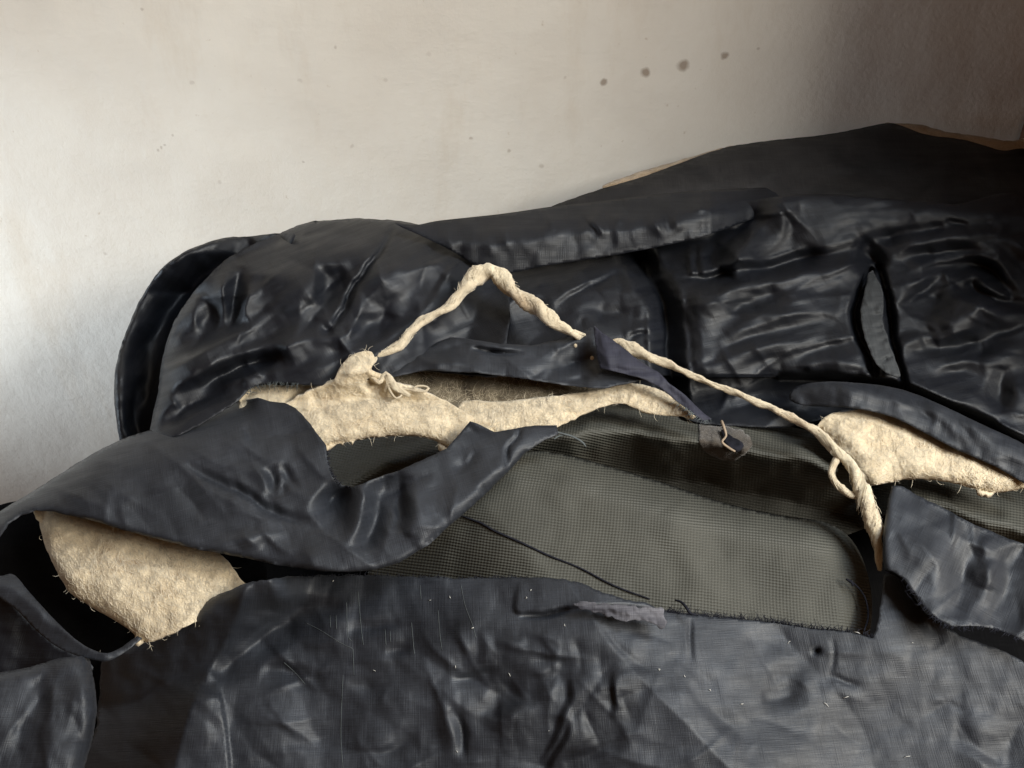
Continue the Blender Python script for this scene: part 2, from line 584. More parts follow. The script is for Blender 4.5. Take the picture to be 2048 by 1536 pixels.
def wall_mat(spots):
    m, nt, N, L, b = new_mat('stained_plaster')
    g = N.new('ShaderNodeTexCoord')
    P = g.outputs['Object']
    n1 = nd(N, 'ShaderNodeTexNoise', i_Scale=5.5, i_Detail=6, i_Roughness=0.6)
    L.new(P, n1.inputs['Vector'])
    r = ramp(N, [(0.35, (0.70, 0.655, 0.58)), (0.65, (0.78, 0.745, 0.67))])
    L.new(n1.outputs['Fac'], r.inputs[0])
    # grubby drips and freckles
    mp = nd(N, 'ShaderNodeMapping'); mp.inputs['Scale'].default_value = (7, 7, 2.0)
    L.new(P, mp.inputs[0])
    n2 = nd(N, 'ShaderNodeTexNoise', i_Scale=1.6, i_Detail=8, i_Roughness=0.7)
    L.new(mp.outputs[0], n2.inputs['Vector'])
    r2 = ramp(N, [(0.55, (1, 1, 1)), (0.80, (0.88, 0.83, 0.77))])
    L.new(n2.outputs['Fac'], r2.inputs[0])
    n3 = nd(N, 'ShaderNodeTexNoise', i_Scale=120, i_Detail=5, i_Roughness=0.6)
    L.new(P, n3.inputs['Vector'])
    r3 = ramp(N, [(0.66, (1, 1, 1)), (0.80, (0.66, 0.58, 0.49))])
    L.new(n3.outputs['Fac'], r3.inputs[0])
    cur = r.outputs[0]
    for s_ in (r2, r3):
        mu = nd(N, 'ShaderNodeMix', data_type='RGBA', blend_type='MULTIPLY'); mu.inputs['Factor'].default_value = 1
        L.new(cur, mu.inputs['A']); L.new(s_.outputs[0], mu.inputs['B'])
        cur = mu.outputs['Result']
    # dried brown splashes
    wv = nd(N, 'ShaderNodeTexNoise', i_Scale=160, i_Detail=2)
    L.new(P, wv.inputs['Vector'])
    off = nd(N, 'ShaderNodeVectorMath', operation='MULTIPLY_ADD'); off.inputs[1].default_value = (0.004, 0.0, 0.004)
    L.new(wv.outputs['Color'], off.inputs[0]); L.new(P, off.inputs[2])
    for (c, rad, col, k) in spots:
        dn = nd(N, 'ShaderNodeVectorMath', operation='DISTANCE')
        dn.inputs[1].default_value = (c[0] + 0.002, c[1], c[2] + 0.002)
        L.new(off.outputs[0], dn.inputs[0])
        rr = nd(N, 'ShaderNodeMapRange'); rr.inputs['From Min'].default_value = rad * 1.25; rr.inputs['From Max'].default_value = rad * 0.55
        rr.inputs['To Min'].default_value = 0; rr.inputs['To Max'].default_value = k * (0.85 if rad > 0.0025 else 0.5)
        L.new(dn.outputs['Value'], rr.inputs['Value'])
        mu = nd(N, 'ShaderNodeMix', data_type='RGBA', blend_type='MIX')
        L.new(rr.outputs[0], mu.inputs['Factor']); L.new(cur, mu.inputs['A']); mu.inputs['B'].default_value = (*col, 1)
        cur = mu.outputs['Result']
    L.new(cur, b.inputs['Base Color'])
    n4 = nd(N, 'ShaderNodeTexNoise', i_Scale=170, i_Detail=8, i_Roughness=0.72)
    L.new(P, n4.inputs['Vector'])
    bp = nd(N, 'ShaderNodeBump'); bp.inputs['Strength'].default_value = 0.26; bp.inputs['Distance'].default_value = 0.003
    n5 = nd(N, 'ShaderNodeTexNoise', i_Scale=14, i_Detail=3)
    L.new(P, n5.inputs['Vector'])
    b0 = nd(N, 'ShaderNodeBump'); b0.inputs['Strength'].default_value = 0.3; b0.inputs['Distance'].default_value = 0.01
    L.new(n5.outputs['Fac'], b0.inputs['Height'])
    L.new(n4.outputs['Fac'], bp.inputs['Height']); L.new(b0.outputs[0], bp.inputs['Normal']); L.new(bp.outputs[0], b.inputs['Normal'])
    b.inputs['Roughness'].default_value = 0.85
    b.inputs['Specular IOR Level'].default_value = 0.25
    return m


# ------------------------------------------------------------------ the wall, floor, cupboard
def box(x0, x1, y0, y1, z0, z1):
    V = [(x, y, z) for x in (x0, x1) for y in (y0, y1) for z in (z0, z1)]
    Fc = [(0, 1, 3, 2), (4, 6, 7, 5), (0, 4, 5, 1), (2, 3, 7, 6), (0, 2, 6, 4), (1, 5, 7, 3)]
    return V, Fc


BRN = (0.20, 0.13, 0.08)
spots = []
for (x, y, r_, k) in [(1208, 164, 7, .75), (1291, 145, 9, .8), (1366, 131, 11, .8), (1449, 111, 7, .75), (1516, 98, 3, .6),
                      (284, 18, 3, .6), (384, 165, 4, .4), (671, 94, 3.5, .6), (600, 162, 4, .35), (770, 160, 4, .35), (1083, 332, 5, .55),
                      (942, 277, 3.5, .7), (1018, 302, 4, .7), (704, 292, 4, .4), (607, 323, 2.5, .6), (440, 365, 4, .35), (211, 507, 4, .45),
                      (345, 270, 2.5, .6), (316, 301, 3, .6), (323, 295, 3, .6), (329, 290, 2.5, .6), (1130, 155, 3, .4), (858, 108, 5, .25)]:
    c = on_wall([(x, y)])[0]
    d = np.linalg.norm(c - CAM)
    spots.append((c, r_ * d / F, BRN, k))
WALL = wall_mat(spots)
wall = mesh('wall', *box(-2.2, 2.2, 0.0, 0.12, 0.0, 2.6), WALL, smooth=False)
tag(wall, kind='structure')
# a scratch with crumbs of plaster at the left of the wall
FLOOR = plain('floor_boards', (0.16, 0.11, 0.07), 0.6)
floor = mesh('floor', *box(-2.2, 2.2, -2.6, 0.0, -0.1, 0.0), FLOOR, smooth=False)
tag(floor, kind='structure')

# ------------------------------------------------------------------ olive canvas bag under the cover
bag = empty('canvas_bag', (0.15, -0.3, 0.0), 'olive green woven canvas bag showing through the long tear in the navy cover', 'bag')
# its bulk, down to the floor
def bag_bulk():
    xs = np.linspace(-0.22, 0.40, 15); ys = np.linspace(-0.52, -0.24, 9)
    V, Fc = [], []
    nx, ny = len(xs), len(ys)
    for k, fz in enumerate((0.0, 0.35, 0.7, 1.0)):
        for j in range(ny):
            for i in range(nx):
                cx, cy = (xs[0] + xs[-1]) / 2, (ys[0] + ys[-1]) / 2
                q = 1.0 + 0.05 * math.sin(fz * 3.1)
                x, y = cx + (xs[i] - cx) * q, cy + (ys[j] - cy) * q
                ztop = P0[2] + (y) * math.tan(SL) - 540 * S
                V.append((x, y, 0.002 + fz * ztop))
    def idx(k, j, i): return (k * ny + j) * nx + i
    for j in range(ny - 1):
        for i in range(nx - 1):
            Fc.append((idx(3, j, i), idx(3, j, i + 1), idx(3, j + 1, i + 1), idx(3, j + 1, i)))
            Fc.append((idx(0, j, i), idx(0, j + 1, i), idx(0, j + 1, i + 1), idx(0, j, i + 1)))
    for k in range(3):
        for i in range(nx - 1):
            Fc.append((idx(k, 0, i), idx(k, 0, i + 1), idx(k + 1, 0, i + 1), idx(k + 1, 0, i)))
            Fc.append((idx(k, ny - 1, i + 1), idx(k, ny - 1, i), idx(k + 1, ny - 1, i), idx(k + 1, ny - 1, i + 1)))
        for j in range(ny - 1):
            Fc.append((idx(k, j + 1, 0), idx(k, j, 0), idx(k + 1, j, 0), idx(k + 1, j + 1, 0)))
            Fc.append((idx(k, j, nx - 1), idx(k, j + 1, nx - 1), idx(k + 1, j + 1, nx - 1), idx(k + 1, j, nx - 1)))
    uv = [(v[0], v[1] + v[2]) for v in V]
    return V, Fc, uv
V, Fc, uv = bag_bulk()
mesh('bag_body', V, Fc, CANVAS, bag, uv)


def h_roll(p):
    h = H(p, -280)
    # the rolled top of the bag
    h.fold([(660, 1000), (740, 950), (840, 905), (960, 880), (1100, 868), (1220, 862), (1330, 872), (1440, 890), (1540, 908), (1620, 926), (1665, 938)], 258, 46, 44, False)
    h.add(-np.clip((930 - p[:, 0]) / 150, 0, 1) * 120)
    # the skirt below the roll, at the left
    h.fold([(880, 960), (1000, 925), (1100, 930), (1250, 955)], 70, 40, 40)
    # right-hand stretch of the bag
    h.fold([(1830, 1005), (1900, 1015), (2060, 1075)], 225, 60, 60, False)
    h.add(fbm(p, 90, 3) * 4)
    return h.h


cloth('rolled_top', [(600, 880), (640, 850), (760, 840), (900, 850), (1000, 845), (1100, 835), (1180, 812), (1260, 805), (1400, 825), (1560, 850), (1700, 880),
                     (1800, 920), (1900, 940), (2060, 960), (2060, 1140), (1900, 1090), (1830, 1060), (1790, 1020), (1720, 1060), (1600, 1090), (1400, 1060), (1200, 1000), (1000, 990), (900, 1040), (760, 1080), (660, 1050)],
      h_roll, CANVAS, bag, 7, 0, 4, uvrot=-0.20)

CREST = [(930, 960), (990, 915), (1060, 900), (1130, 908), (1300, 957), (1450, 1006), (1560, 1030), (1640, 1042), (1690, 1066), (1722, 1110), (1740, 1170), (1744, 1225), (1736, 1285)]


def h_front(p):
    h = H(p, -6).tilt(0.0, -0.2, (1400, 1150))
    h.roll(CREST, 74, 120)
    h.add(-np.clip((1010 - p[:, 0] + (p[:, 1] - 1050) * 0.9) / 420, 0, 1) ** 1.5 * 230)
    h.fold([(1390, 1040), (1430, 1090), (1500, 1170), (1520, 1230)], -7, 28, 40)
    h.fold([(1330, 1010), (1370, 1060), (1410, 1130)], 7, 26, 26)
    h.blob((1085, 940), 45, 24, -13, 10)
    h.fold([(1180, 990), (1230, 1060), (1300, 1140)], 5, 40, 40)
    h.fold([(1700, 1160), (1640, 1180), (1560, 1230)], -3, 22, 22)
    h.add(fbm(p, 130, 11) * 4)
    return h.h


cloth('front_panel', CREST + [(1720, 1300), (1500, 1300), (1250, 1270), (1050, 1230), (900, 1230), (760, 1210), (740, 1130), (820, 1080), (890, 1010)],
      h_front, CANVAS, bag, 6.5, 0, 4, uvrot=-0.13)

# ------------------------------------------------------------------ dark cover lying behind, with pale lining at its edge
back = empty('dark_cover', (0.3, -0.1, 0.0), 'charcoal cloth cover with a pale lining edge, lying along the wall behind the navy one', 'cover')
BT = [(1090, 425), (1110, 410), (1180, 385), (1230, 370), (1300, 348), (1370, 322), (1420, 304), (1480, 289), (1560, 279), (1660, 268), (1720, 256), (1775, 246), (1800, 250), (1850, 268), (1930, 280), (2000, 300), (2070, 312)]


def h_back(p):
    h = H(p, 6).roll(BT, 70, 34)
    h.creases(24, (1150, 300, 2060, 430), -8, 12, (100, 320), 13, 24, 211)
    h.fold([(1200, 410), (1500, 345), (1800, 340), (2060, 400)], 22, 35, 60, False)
    h.fold([(1400, 360), (1700, 312), (1900, 330)], -8, 20, 30)
    return h.add(fbm(p, 120, 21) * 4).h


cloth('cover_panel', BT + [(2070, 470), (1900, 470), (1500, 440), (1250, 470), (1110, 470)], h_back, CHAR, back, 8, 0.6, 4, 2)
LINE_M = felt_mat('pale_lining', (0.46, 0.36, 0.25), (0.38, 0.29, 0.19), (0.30, 0.21, 0.13))
cloth('lining_edge', [(1205, 374), (1260, 350), (1320, 332), (1380, 314), (1425, 301), (1480, 291), (1480, 325), (1380, 350), (1280, 375)],
      lambda p: -22 + fbm(p, 40, 4) * 2, LINE_M, back, 8, 1.0, 3, 5)
cloth('lining_edge', [(1770, 249), (1800, 246), (1840, 250), (1890, 262), (1940, 270), (1980, 276), (2030, 282), (2070, 274), (2070, 330), (1950, 320), (1830, 290)],
      lambda p: -24 + fbm(p, 40, 5) * 2, LINE_M, back, 8, 1.2, 3, 6)

# ------------------------------------------------------------------ the torn navy cover
cov = empty('torn_cover', (-0.1, -0.35, 0.0), 'crumpled navy satin cover torn open along its front, with cream wool padding bulging out', 'torn cover')

# added near-black sheet that stands in for the shade in the gaps
cloth('gap_shade_sheet', [(400, 660), (600, 560), (1000, 560), (1500, 520), (2060, 560), (2060, 1560), (1500, 1560), (900, 1560), (200, 1560), (20, 1440), (60, 1120), (200, 950)],
      lambda p: np.zeros(len(p)) - 430, SHADE_LINING, cov, 26, 0, 4, corner=False)

# ---- left bulge
BUL_T = [(242, 890), (233, 845), (228, 795), (231, 740), (243, 690), (262, 640), (280, 600), (302, 563), (330, 530), (365, 506), (400, 490), (450, 475), (500, 468), (560, 457), (610, 446), (660, 440), (720, 437), (790, 440), (830, 447)]


E1 = [(288, 920), (300, 856), (316, 780), (326, 710), (347, 648), (385, 588), (430, 538), (470, 508), (515, 484), (565, 464)]


def h_gusset(p):
    h = H(p, 6)
    h.roll(BUL_T, 70, 60)
    h.fold([(500, 500), (420, 545), (365, 600), (325, 665), (305, 730), (292, 800), (280, 900)], -170, 40, 60, False)
    h.add(np.clip((585 - p[:, 1]) / 80, 0, 1) * 95)
    h.fold([(262, 905), (250, 840), (246, 760), (258, 700)], 12, 8, 10)
    h.fold([(285, 880), (270, 820), (262, 760)], -14, 8, 8)
    return h.add(fbm(p, 50, 36) * 3 + crumple(p, 46, 37, 1.9, 2.5) * 2).h


cloth('side_gusset', BUL_T[:12] + [(500, 473), (560, 466), (590, 470), (560, 520), (530, 540), (480, 565), (420, 630), (390, 700), (380, 800), (350, 910), (270, 905)], h_gusset, NAVY, cov, 5, 0.8, 3, 31, uvrot=1.2)


def h_bulge(p):
    h = H(p, 60, 1.5)
    h.roll(E1[:6], 60, 75)
    h.roll(BUL_T[13:], 120, 110)
    h.blob((620, 600), 260, 120, 30, -15)
    h.tilt(0.0, -0.12, (600, 640))
    h.fold([(478, 528), (472, 575), (464, 620), (458, 655)], -24, 9, 11)
    h.fold([(455, 545), (449, 590), (446, 640)], 9, 8, 8)
    h.fold([(412, 598), (418, 640), (428, 668)], -20, 12, 18)
    h.fold([(330, 733), (372, 706), (405, 686), (445, 664), (500, 640)], -30, 7, 26)
    h.fold([(330, 745), (390, 715), (460, 682), (530, 645), (590, 606), (640, 560)], 13, 26, 12)
    h.fold([(420, 730), (500, 688), (560, 652), (640, 622)], -17, 18, 22)
    h.fold([(430, 752), (500, 716), (590, 690), (690, 668)], 14, 16, 14)
    h.fold([(350, 806), (420, 762), (500, 724), (570, 704)], -30, 13, 10)
    h.fold([(370, 812), (440, 775), (520, 744), (600, 700)], 10, 10, 10)
    h.fold([(515, 742), (545, 722), (580, 708)], -22, 12, 16)
    h.fold([(320, 860), (380, 812), (440, 782), (490, 765)], -18, 9, 9)
    # shallow facets above
    h.fold([(590, 640), (600, 590), (620, 540)], 10, 26, 40)
    h.fold([(640, 640), (650, 580), (650, 530)], -10, 24, 12)
    h.fold([(620, 520), (690, 500), (760, 470)], 7, 18, 18)
    # puckered seam
    h.fold([(788, 452), (752, 508), (702, 588), (655, 664)], -15, 5, 5)
    h.fold([(765, 510), (720, 590), (680, 650)], 8, 14, 30)
    h.blob((650, 664), 13, 10, -20)
    h.fold([(720, 560), (770, 540), (850, 560)], 10, 40, 30)
    h.fold([(910, 590), (830, 635), (740, 655), (690, 690)], -22, 26, 36)
    h.fold([(900, 470), (950, 505), (1000, 548)], -40, 26, 26, False)
    h.fold([(680, 700), (760, 690), (850, 690)], 10, 24, 24)
    h.fold([(1000, 570), (960, 610), (925, 690)], -38, 50, 30, False)
    h.add(fbm(p, 70, 31, 3, -0.5, 2.2) * 4 + crumple(p, 70, 33, -0.65, 2.6) * 4)
    h.creases(40, (330, 470, 920, 760), -38, 20, (90, 300), 15, 26, 331)
    h.creases(24, (380, 450, 900, 680), -70, 25, (60, 160), 10, 20, 332)
    return h.h


cloth('side_panel', E1 + BUL_T[14:] + [(900, 468), (960, 505), (1010, 545), (1020, 620), (1010, 700), (1000, 752), (850, 742), (760, 752), (690, 772), (610, 769), (545, 765), (505, 775), (470, 805), (400, 850), (320, 890)],
      h_bulge, NAVY, cov, 4.8, 1.2, 3, 1, uvrot=0.5)

# ---- long roll along the top
ROLL_T = [(790, 446), (830, 450), (880, 441), (1000, 428), (1105, 413), (1180, 405), (1300, 390), (1400, 381), (1500, 376), (1590, 376)]


def h_toproll(p):
    h = H(p, 20).add(-np.clip((p[:, 0] - 1420) / 160, 0, 1) * 85)
    h.fold([(800, 462), (900, 468), (1000, 470), (1100, 464), (1200, 455), (1300, 440), (1400, 422), (1500, 404), (1600, 392)], 66, 44, 44, False, 4)
    h.fold([(1178, 440), (1196, 455), (1206, 478)], 7, 5, 7).fold([(1165, 435), (1185, 460), (1192, 480)], -5, 6, 6)
    h.fold([(1232, 425), (1242, 445)], 4, 6, 6).fold([(1400, 402), (1396, 420)], 6, 8, 8)
    h.add(fbm(p, 46, 41, 3, 1.5, 2.0) * 2 + crumple(p, 40, 43, 1.3, 2.0) * 2)
    h.creases(26, (850, 410, 1560, 520), 70, 18, (30, 70), 7, 12, 431)
    return h.h


cloth('top_roll', ROLL_T + [(1600, 395), (1560, 420), (1500, 440), (1440, 462), (1380, 480), (1300, 497), (1200, 515), (1100, 530), (1000, 548), (950, 530), (900, 500), (840, 470)],
      h_toproll, NAVY, cov, 5.5, 0, 3, 2)

# ---- gathered folds of the middle and right
def h_mid(p):
    h = H(p, 22, 0.95)
    # under the roll it falls away
    h.fold([(930, 545), (1100, 520), (1250, 500), (1400, 470), (1500, 440)], -70, 30, 30, False)
    # small panel with a sharp ridge
    h.fold([(1258, 508), (1215, 548), (1180, 566), (1130, 582), (1106, 606)], 17, 34, 6)
    h.fold([(1250, 516), (1190, 565), (1135, 590), (1112, 640)], -10, 12, 12)
    h.fold([(925, 580), (950, 640), (930, 690)], -46, 50, 30, False)
    h.fold([(992, 588), (1000, 640), (1008, 685)], 8, 5, 5)
    h.fold([(1040, 600), (1080, 660), (1120, 700)], -30, 40, 40)
    h.fold([(1295, 560), (1308, 620), (1312, 700), (1310, 780)], 22, 8, 40)
    h.fold([(1245, 600), (1275, 605), (1290, 640)], 9, 18, 14)
    h.fold([(1245, 668), (1270, 662), (1312, 672)], 9, 8, 10)
    h.fold([(1262, 676), (1285, 668), (1312, 674)], -9, 5, 5)
    # gather groove
    h.fold([(1262, 495), (1292, 530), (1318, 580), (1332, 640), (1336, 720), (1342, 800)], -78, 15, 17, False)
    h.fold([(1372, 560), (1376, 620), (1384, 690), (1390, 770)], -24, 10, 10)
    h.fold([(1352, 600), (1356, 680), (1362, 760)], -24, 14, 14)
    # pleats over the groove
    h.fold([(1310, 490), (1322, 520), (1328, 545)], 12, 7, 7)
    h.fold([(1379, 482), (1378, 520), (1381, 550)], 12, 5, 5)
    h.fold([(1388, 482), (1388, 550)], -12, 6, 6)
    h.fold([(1398, 490), (1402, 540)], 9, 8, 8)
    h.fold([(1340, 560), (1370, 552), (1400, 552), (1470, 545)], -26, 12, 6)
    h.blob((1350, 530), 30, 30, -26)
    h.blob((1425, 505), 22, 40, -16, 20)
    # spoon shaped fold that catches the light
    h.fold([(1562, 422), (1530, 445), (1500, 480), (1475, 515), (1452, 545)], 46, 14, 22)
    h.fold([(1592, 440), (1550, 480), (1515, 515)], -14, 20, 20)
    # crease between upper and lower folds
    h.fold([(1420, 552), (1500, 537), (1600, 521), (1690, 502), (1730, 498)], -32, 12, 8)
    h.fold([(1400, 600), (1460, 580), (1540, 560), (1650, 538), (1720, 530)], 14, 20, 14)
    h.fold([(1400, 588), (1450, 570), (1500, 556)], -12, 7, 7)
    h.fold([(1395, 635), (1420, 620), (1440, 600)], 14, 24, 24)
    h.fold([(1440, 645), (1500, 602), (1580, 580), (1680, 575)], -22, 22, 16)
    h.fold([(1450, 690), (1520, 650), (1610, 628), (1690, 622)], 14, 18, 18)
    h.fold([(1420, 715), (1520, 672), (1620, 652), (1700, 640)], -12, 9, 9)
    h.fold([(1420, 732), (1500, 706), (1570, 690), (1640, 668)], 11, 9, 9)
    h.fold([(1440, 752), (1540, 722), (1640, 700), (1710, 690)], -9, 10, 10)
    h.fold([(1560, 740), (1640, 726), (1720, 730)], 12, 16, 16)
    h.fold([(1400, 780), (1500, 770), (1600, 755), (1700, 775)], -40, 34, 20, False)
    h.blob((1580, 795), 28, 12, 14, 20)
    # stitched strip: ridges either side, a deep slot
    h.fold([(1712, 560), (1698, 590), (1706, 640), (1724, 690), (1736, 740)], 14, 24, 10)
    h.fold([(1738, 545), (1716, 590), (1712, 640), (1732, 695), (1752, 745)], -40, 6, 6, False)
    h.fold([(1756, 540), (1772, 600), (1782, 660), (1800, 720), (1812, 765)], -40, 6, 6, False)
    h.fold([(1712, 505), (1738, 520), (1758, 545)], -40, 16, 14)
    # right-hand folds
    h.fold([(1778, 540), (1790, 505), (1840, 490), (1900, 476), (1980, 474), (2060, 486)], 18, 22, 12)
    h.fold([(1700, 495), (1790, 474), (1880, 455), (1935, 452)], -10, 8, 8)
    h.fold([(1888, 436), (1920, 446), (1940, 452)], -9, 5, 5)
    h.fold([(1800, 520), (1860, 508), (1920, 504), (2000, 512)], -18, 10, 8)
    h.fold([(1800, 560), (1850, 532), (1920, 520), (1990, 522), (2030, 560), (2055, 610)], 15, 9, 13)
    h.fold([(1840, 542), (1900, 530), (1960, 534), (2000, 560), (2030, 600)], -20, 14, 8)
    h.fold([(1790, 585), (1850, 562), (1910, 548)], 9, 8, 8)
    h.fold([(1800, 620), (1850, 580), (1890, 556)], -22, 22, 8)
    h.fold([(1955, 565), (1985, 585), (2020, 592)], 12, 9, 9)
    h.fold([(1935, 565), (1960, 592), (2000, 612), (2060, 622)], -26, 12, 9)
    h.fold([(1880, 585), (1930, 608), (1990, 622), (2060, 634)], 42, 28, 10)
    h.fold([(1870, 680), (1920, 650), (1960, 640)], 16, 26, 26)
    h.fold([(2060, 645), (2000, 668), (1930, 690), (1880, 696)], -20, 12, 16)
    h.fold([(1800, 690), (1830, 692), (1850, 686)], 14, 12, 12)
    h.fold([(1812, 704), (1870, 694), (1950, 680)], -14, 8, 8)
    h.fold([(1960, 710), (2020, 706), (2060, 710)], 14, 14, 18)
    h.fold([(1860, 740), (1900, 730), (1950, 712)], 10, 7, 12)
    h.fold([(1850, 745), (1910, 742), (1980, 760)], -12, 18, 10)
    h.blob((2045, 790), 36, 45, 18, -30)
    h.fold([(2008, 740), (1998, 790), (2005, 830)], -14, 12, 12)
    # hem where the edge turns in
    h.fold([(1620, 742), (1700, 750), (1800, 760), (1900, 803), (1980, 838), (2060, 878)], 12, 6, 14, False)
    h.step([(1560, 752), (1640, 752), (1700, 757), (1800, 768), (1900, 811), (1980, 848), (2090, 900)], -75, 9)
    h.add(fbm(p, 60, 51, 3, -0.3, 2.0) * 3 + crumple(p, 60, 53, -0.3, 3.0) * 5)
    h.creases(46, (1350, 420, 2060, 840), -16, 14, (80, 260), 11, 20, 531)
    h.creases(22, (1350, 480, 2060, 800), 40, 35, (40, 130), 8, 16, 532)
    h.creases(20, (930, 520, 1300, 740), 70, 40, (40, 140), 9, 20, 533)
    h.fold([(1480, 425), (1560, 405), (1640, 398), (1800, 408), (2070, 442)], 34, 60, 30, False)
    h.tilt(0.0, -0.15, (1500, 640))
    return h.h


cloth('gathered_panel', [(915, 600), (930, 560), (960, 535), (1100, 500), (1300, 470), (1440, 430), (1520, 398), (1640, 388), (1760, 396), (1900, 408), (2070, 432), (2070, 950), (1990, 905), (1900, 868), (1800, 828), (1700, 822), (1660, 835), (1600, 850), (1560, 855), (1440, 850), (1380, 840), (1300, 800), (1200, 780), (1000, 765), (930, 745), (905, 690)],
      h_mid, NAVY, cov, 4.6, 0.5, 3, 3, uvrot=0.25)

# stitched grey strip
ST = [(1738, 548), (1746, 542), (1752, 556), (1762, 572), (1767, 600), (1766, 640), (1776, 680), (1790, 715), (1801, 752), (1788, 752), (1768, 742), (1750, 722), (1736, 690), (1723, 645), (1724, 610), (1732, 575)]


def h_strip(p):
    h = H(p, 40)
    for (x0, y0, x1, y1) in [(1738, 630, 1768, 628), (1742, 652, 1770, 650), (1748, 664, 1774, 662), (1752, 682, 1782, 678), (1760, 720, 1796, 712), (1764, 724, 1780, 716)]:
        h.fold([(x0, y0), (x1, y1)], -5, 3, 3)
    return h.add(fbm(p, 20, 61) * 3).h


cloth('stitched_strip', ST, h_strip, GREYTAPE, cov, 4, 1.5, 4, 8)

# ---- rolled hem at the right, over the wool
def h_rhem(p):
    h = H(p, 4)
    h.add(-np.clip((1700 - p[:, 0]) / 130, 0, 1) * 70)
    h.fold([(1560, 790), (1660, 780), (1760, 795), (1850, 822), (1950, 868), (2070, 930)], 46, 40, 24, False)
    h.fold([(1700, 800), (1800, 812), (1900, 850)], -8, 10, 10)
    return h.add(fbm(p, 50, 65, 3, 0.5, 2.5) * 3 + crumple(p, 44, 66, 0.5, 2.5) * 3).creases(16, (1650, 770, 2060, 960), 32, 15, (40, 140), 6, 10, 661).h


cloth('rolled_hem', [(1590, 775), (1640, 764), (1720, 766), (1800, 778), (1870, 804), (1950, 842), (2070, 905), (2070, 972), (1990, 932), (1920, 902), (1850, 866), (1780, 832), (1700, 815), (1620, 812), (1580, 800)],
      h_rhem, NAVY_WORN, cov, 5, 0.4, 3, 4, uvrot=-0.4)


# ---- lower panel (front of the cover)
LP = [(205, 1316), (250, 1290), (290, 1264), (350, 1238), (420, 1200), (480, 1168), (520, 1160), (600, 1152), (760, 1150), (900, 1155), (1000, 1154), (1080, 1155), (1130, 1158), (1180, 1174), (1230, 1194), (1290, 1207), (1330, 1222), (1375, 1228),
      (1450, 1234), (1540, 1243), (1620, 1255), (1700, 1263), (1748, 1275), (1756, 1240), (1763, 1195), (1769, 1150), (1786, 1146), (1806, 1158), (1826, 1190), (1845, 1222), (1890, 1254), (1930, 1276), (1990, 1293), (2070, 1335),
      (2070, 1570), (140, 1570), (175, 1500), (196, 1440), (200, 1380)]


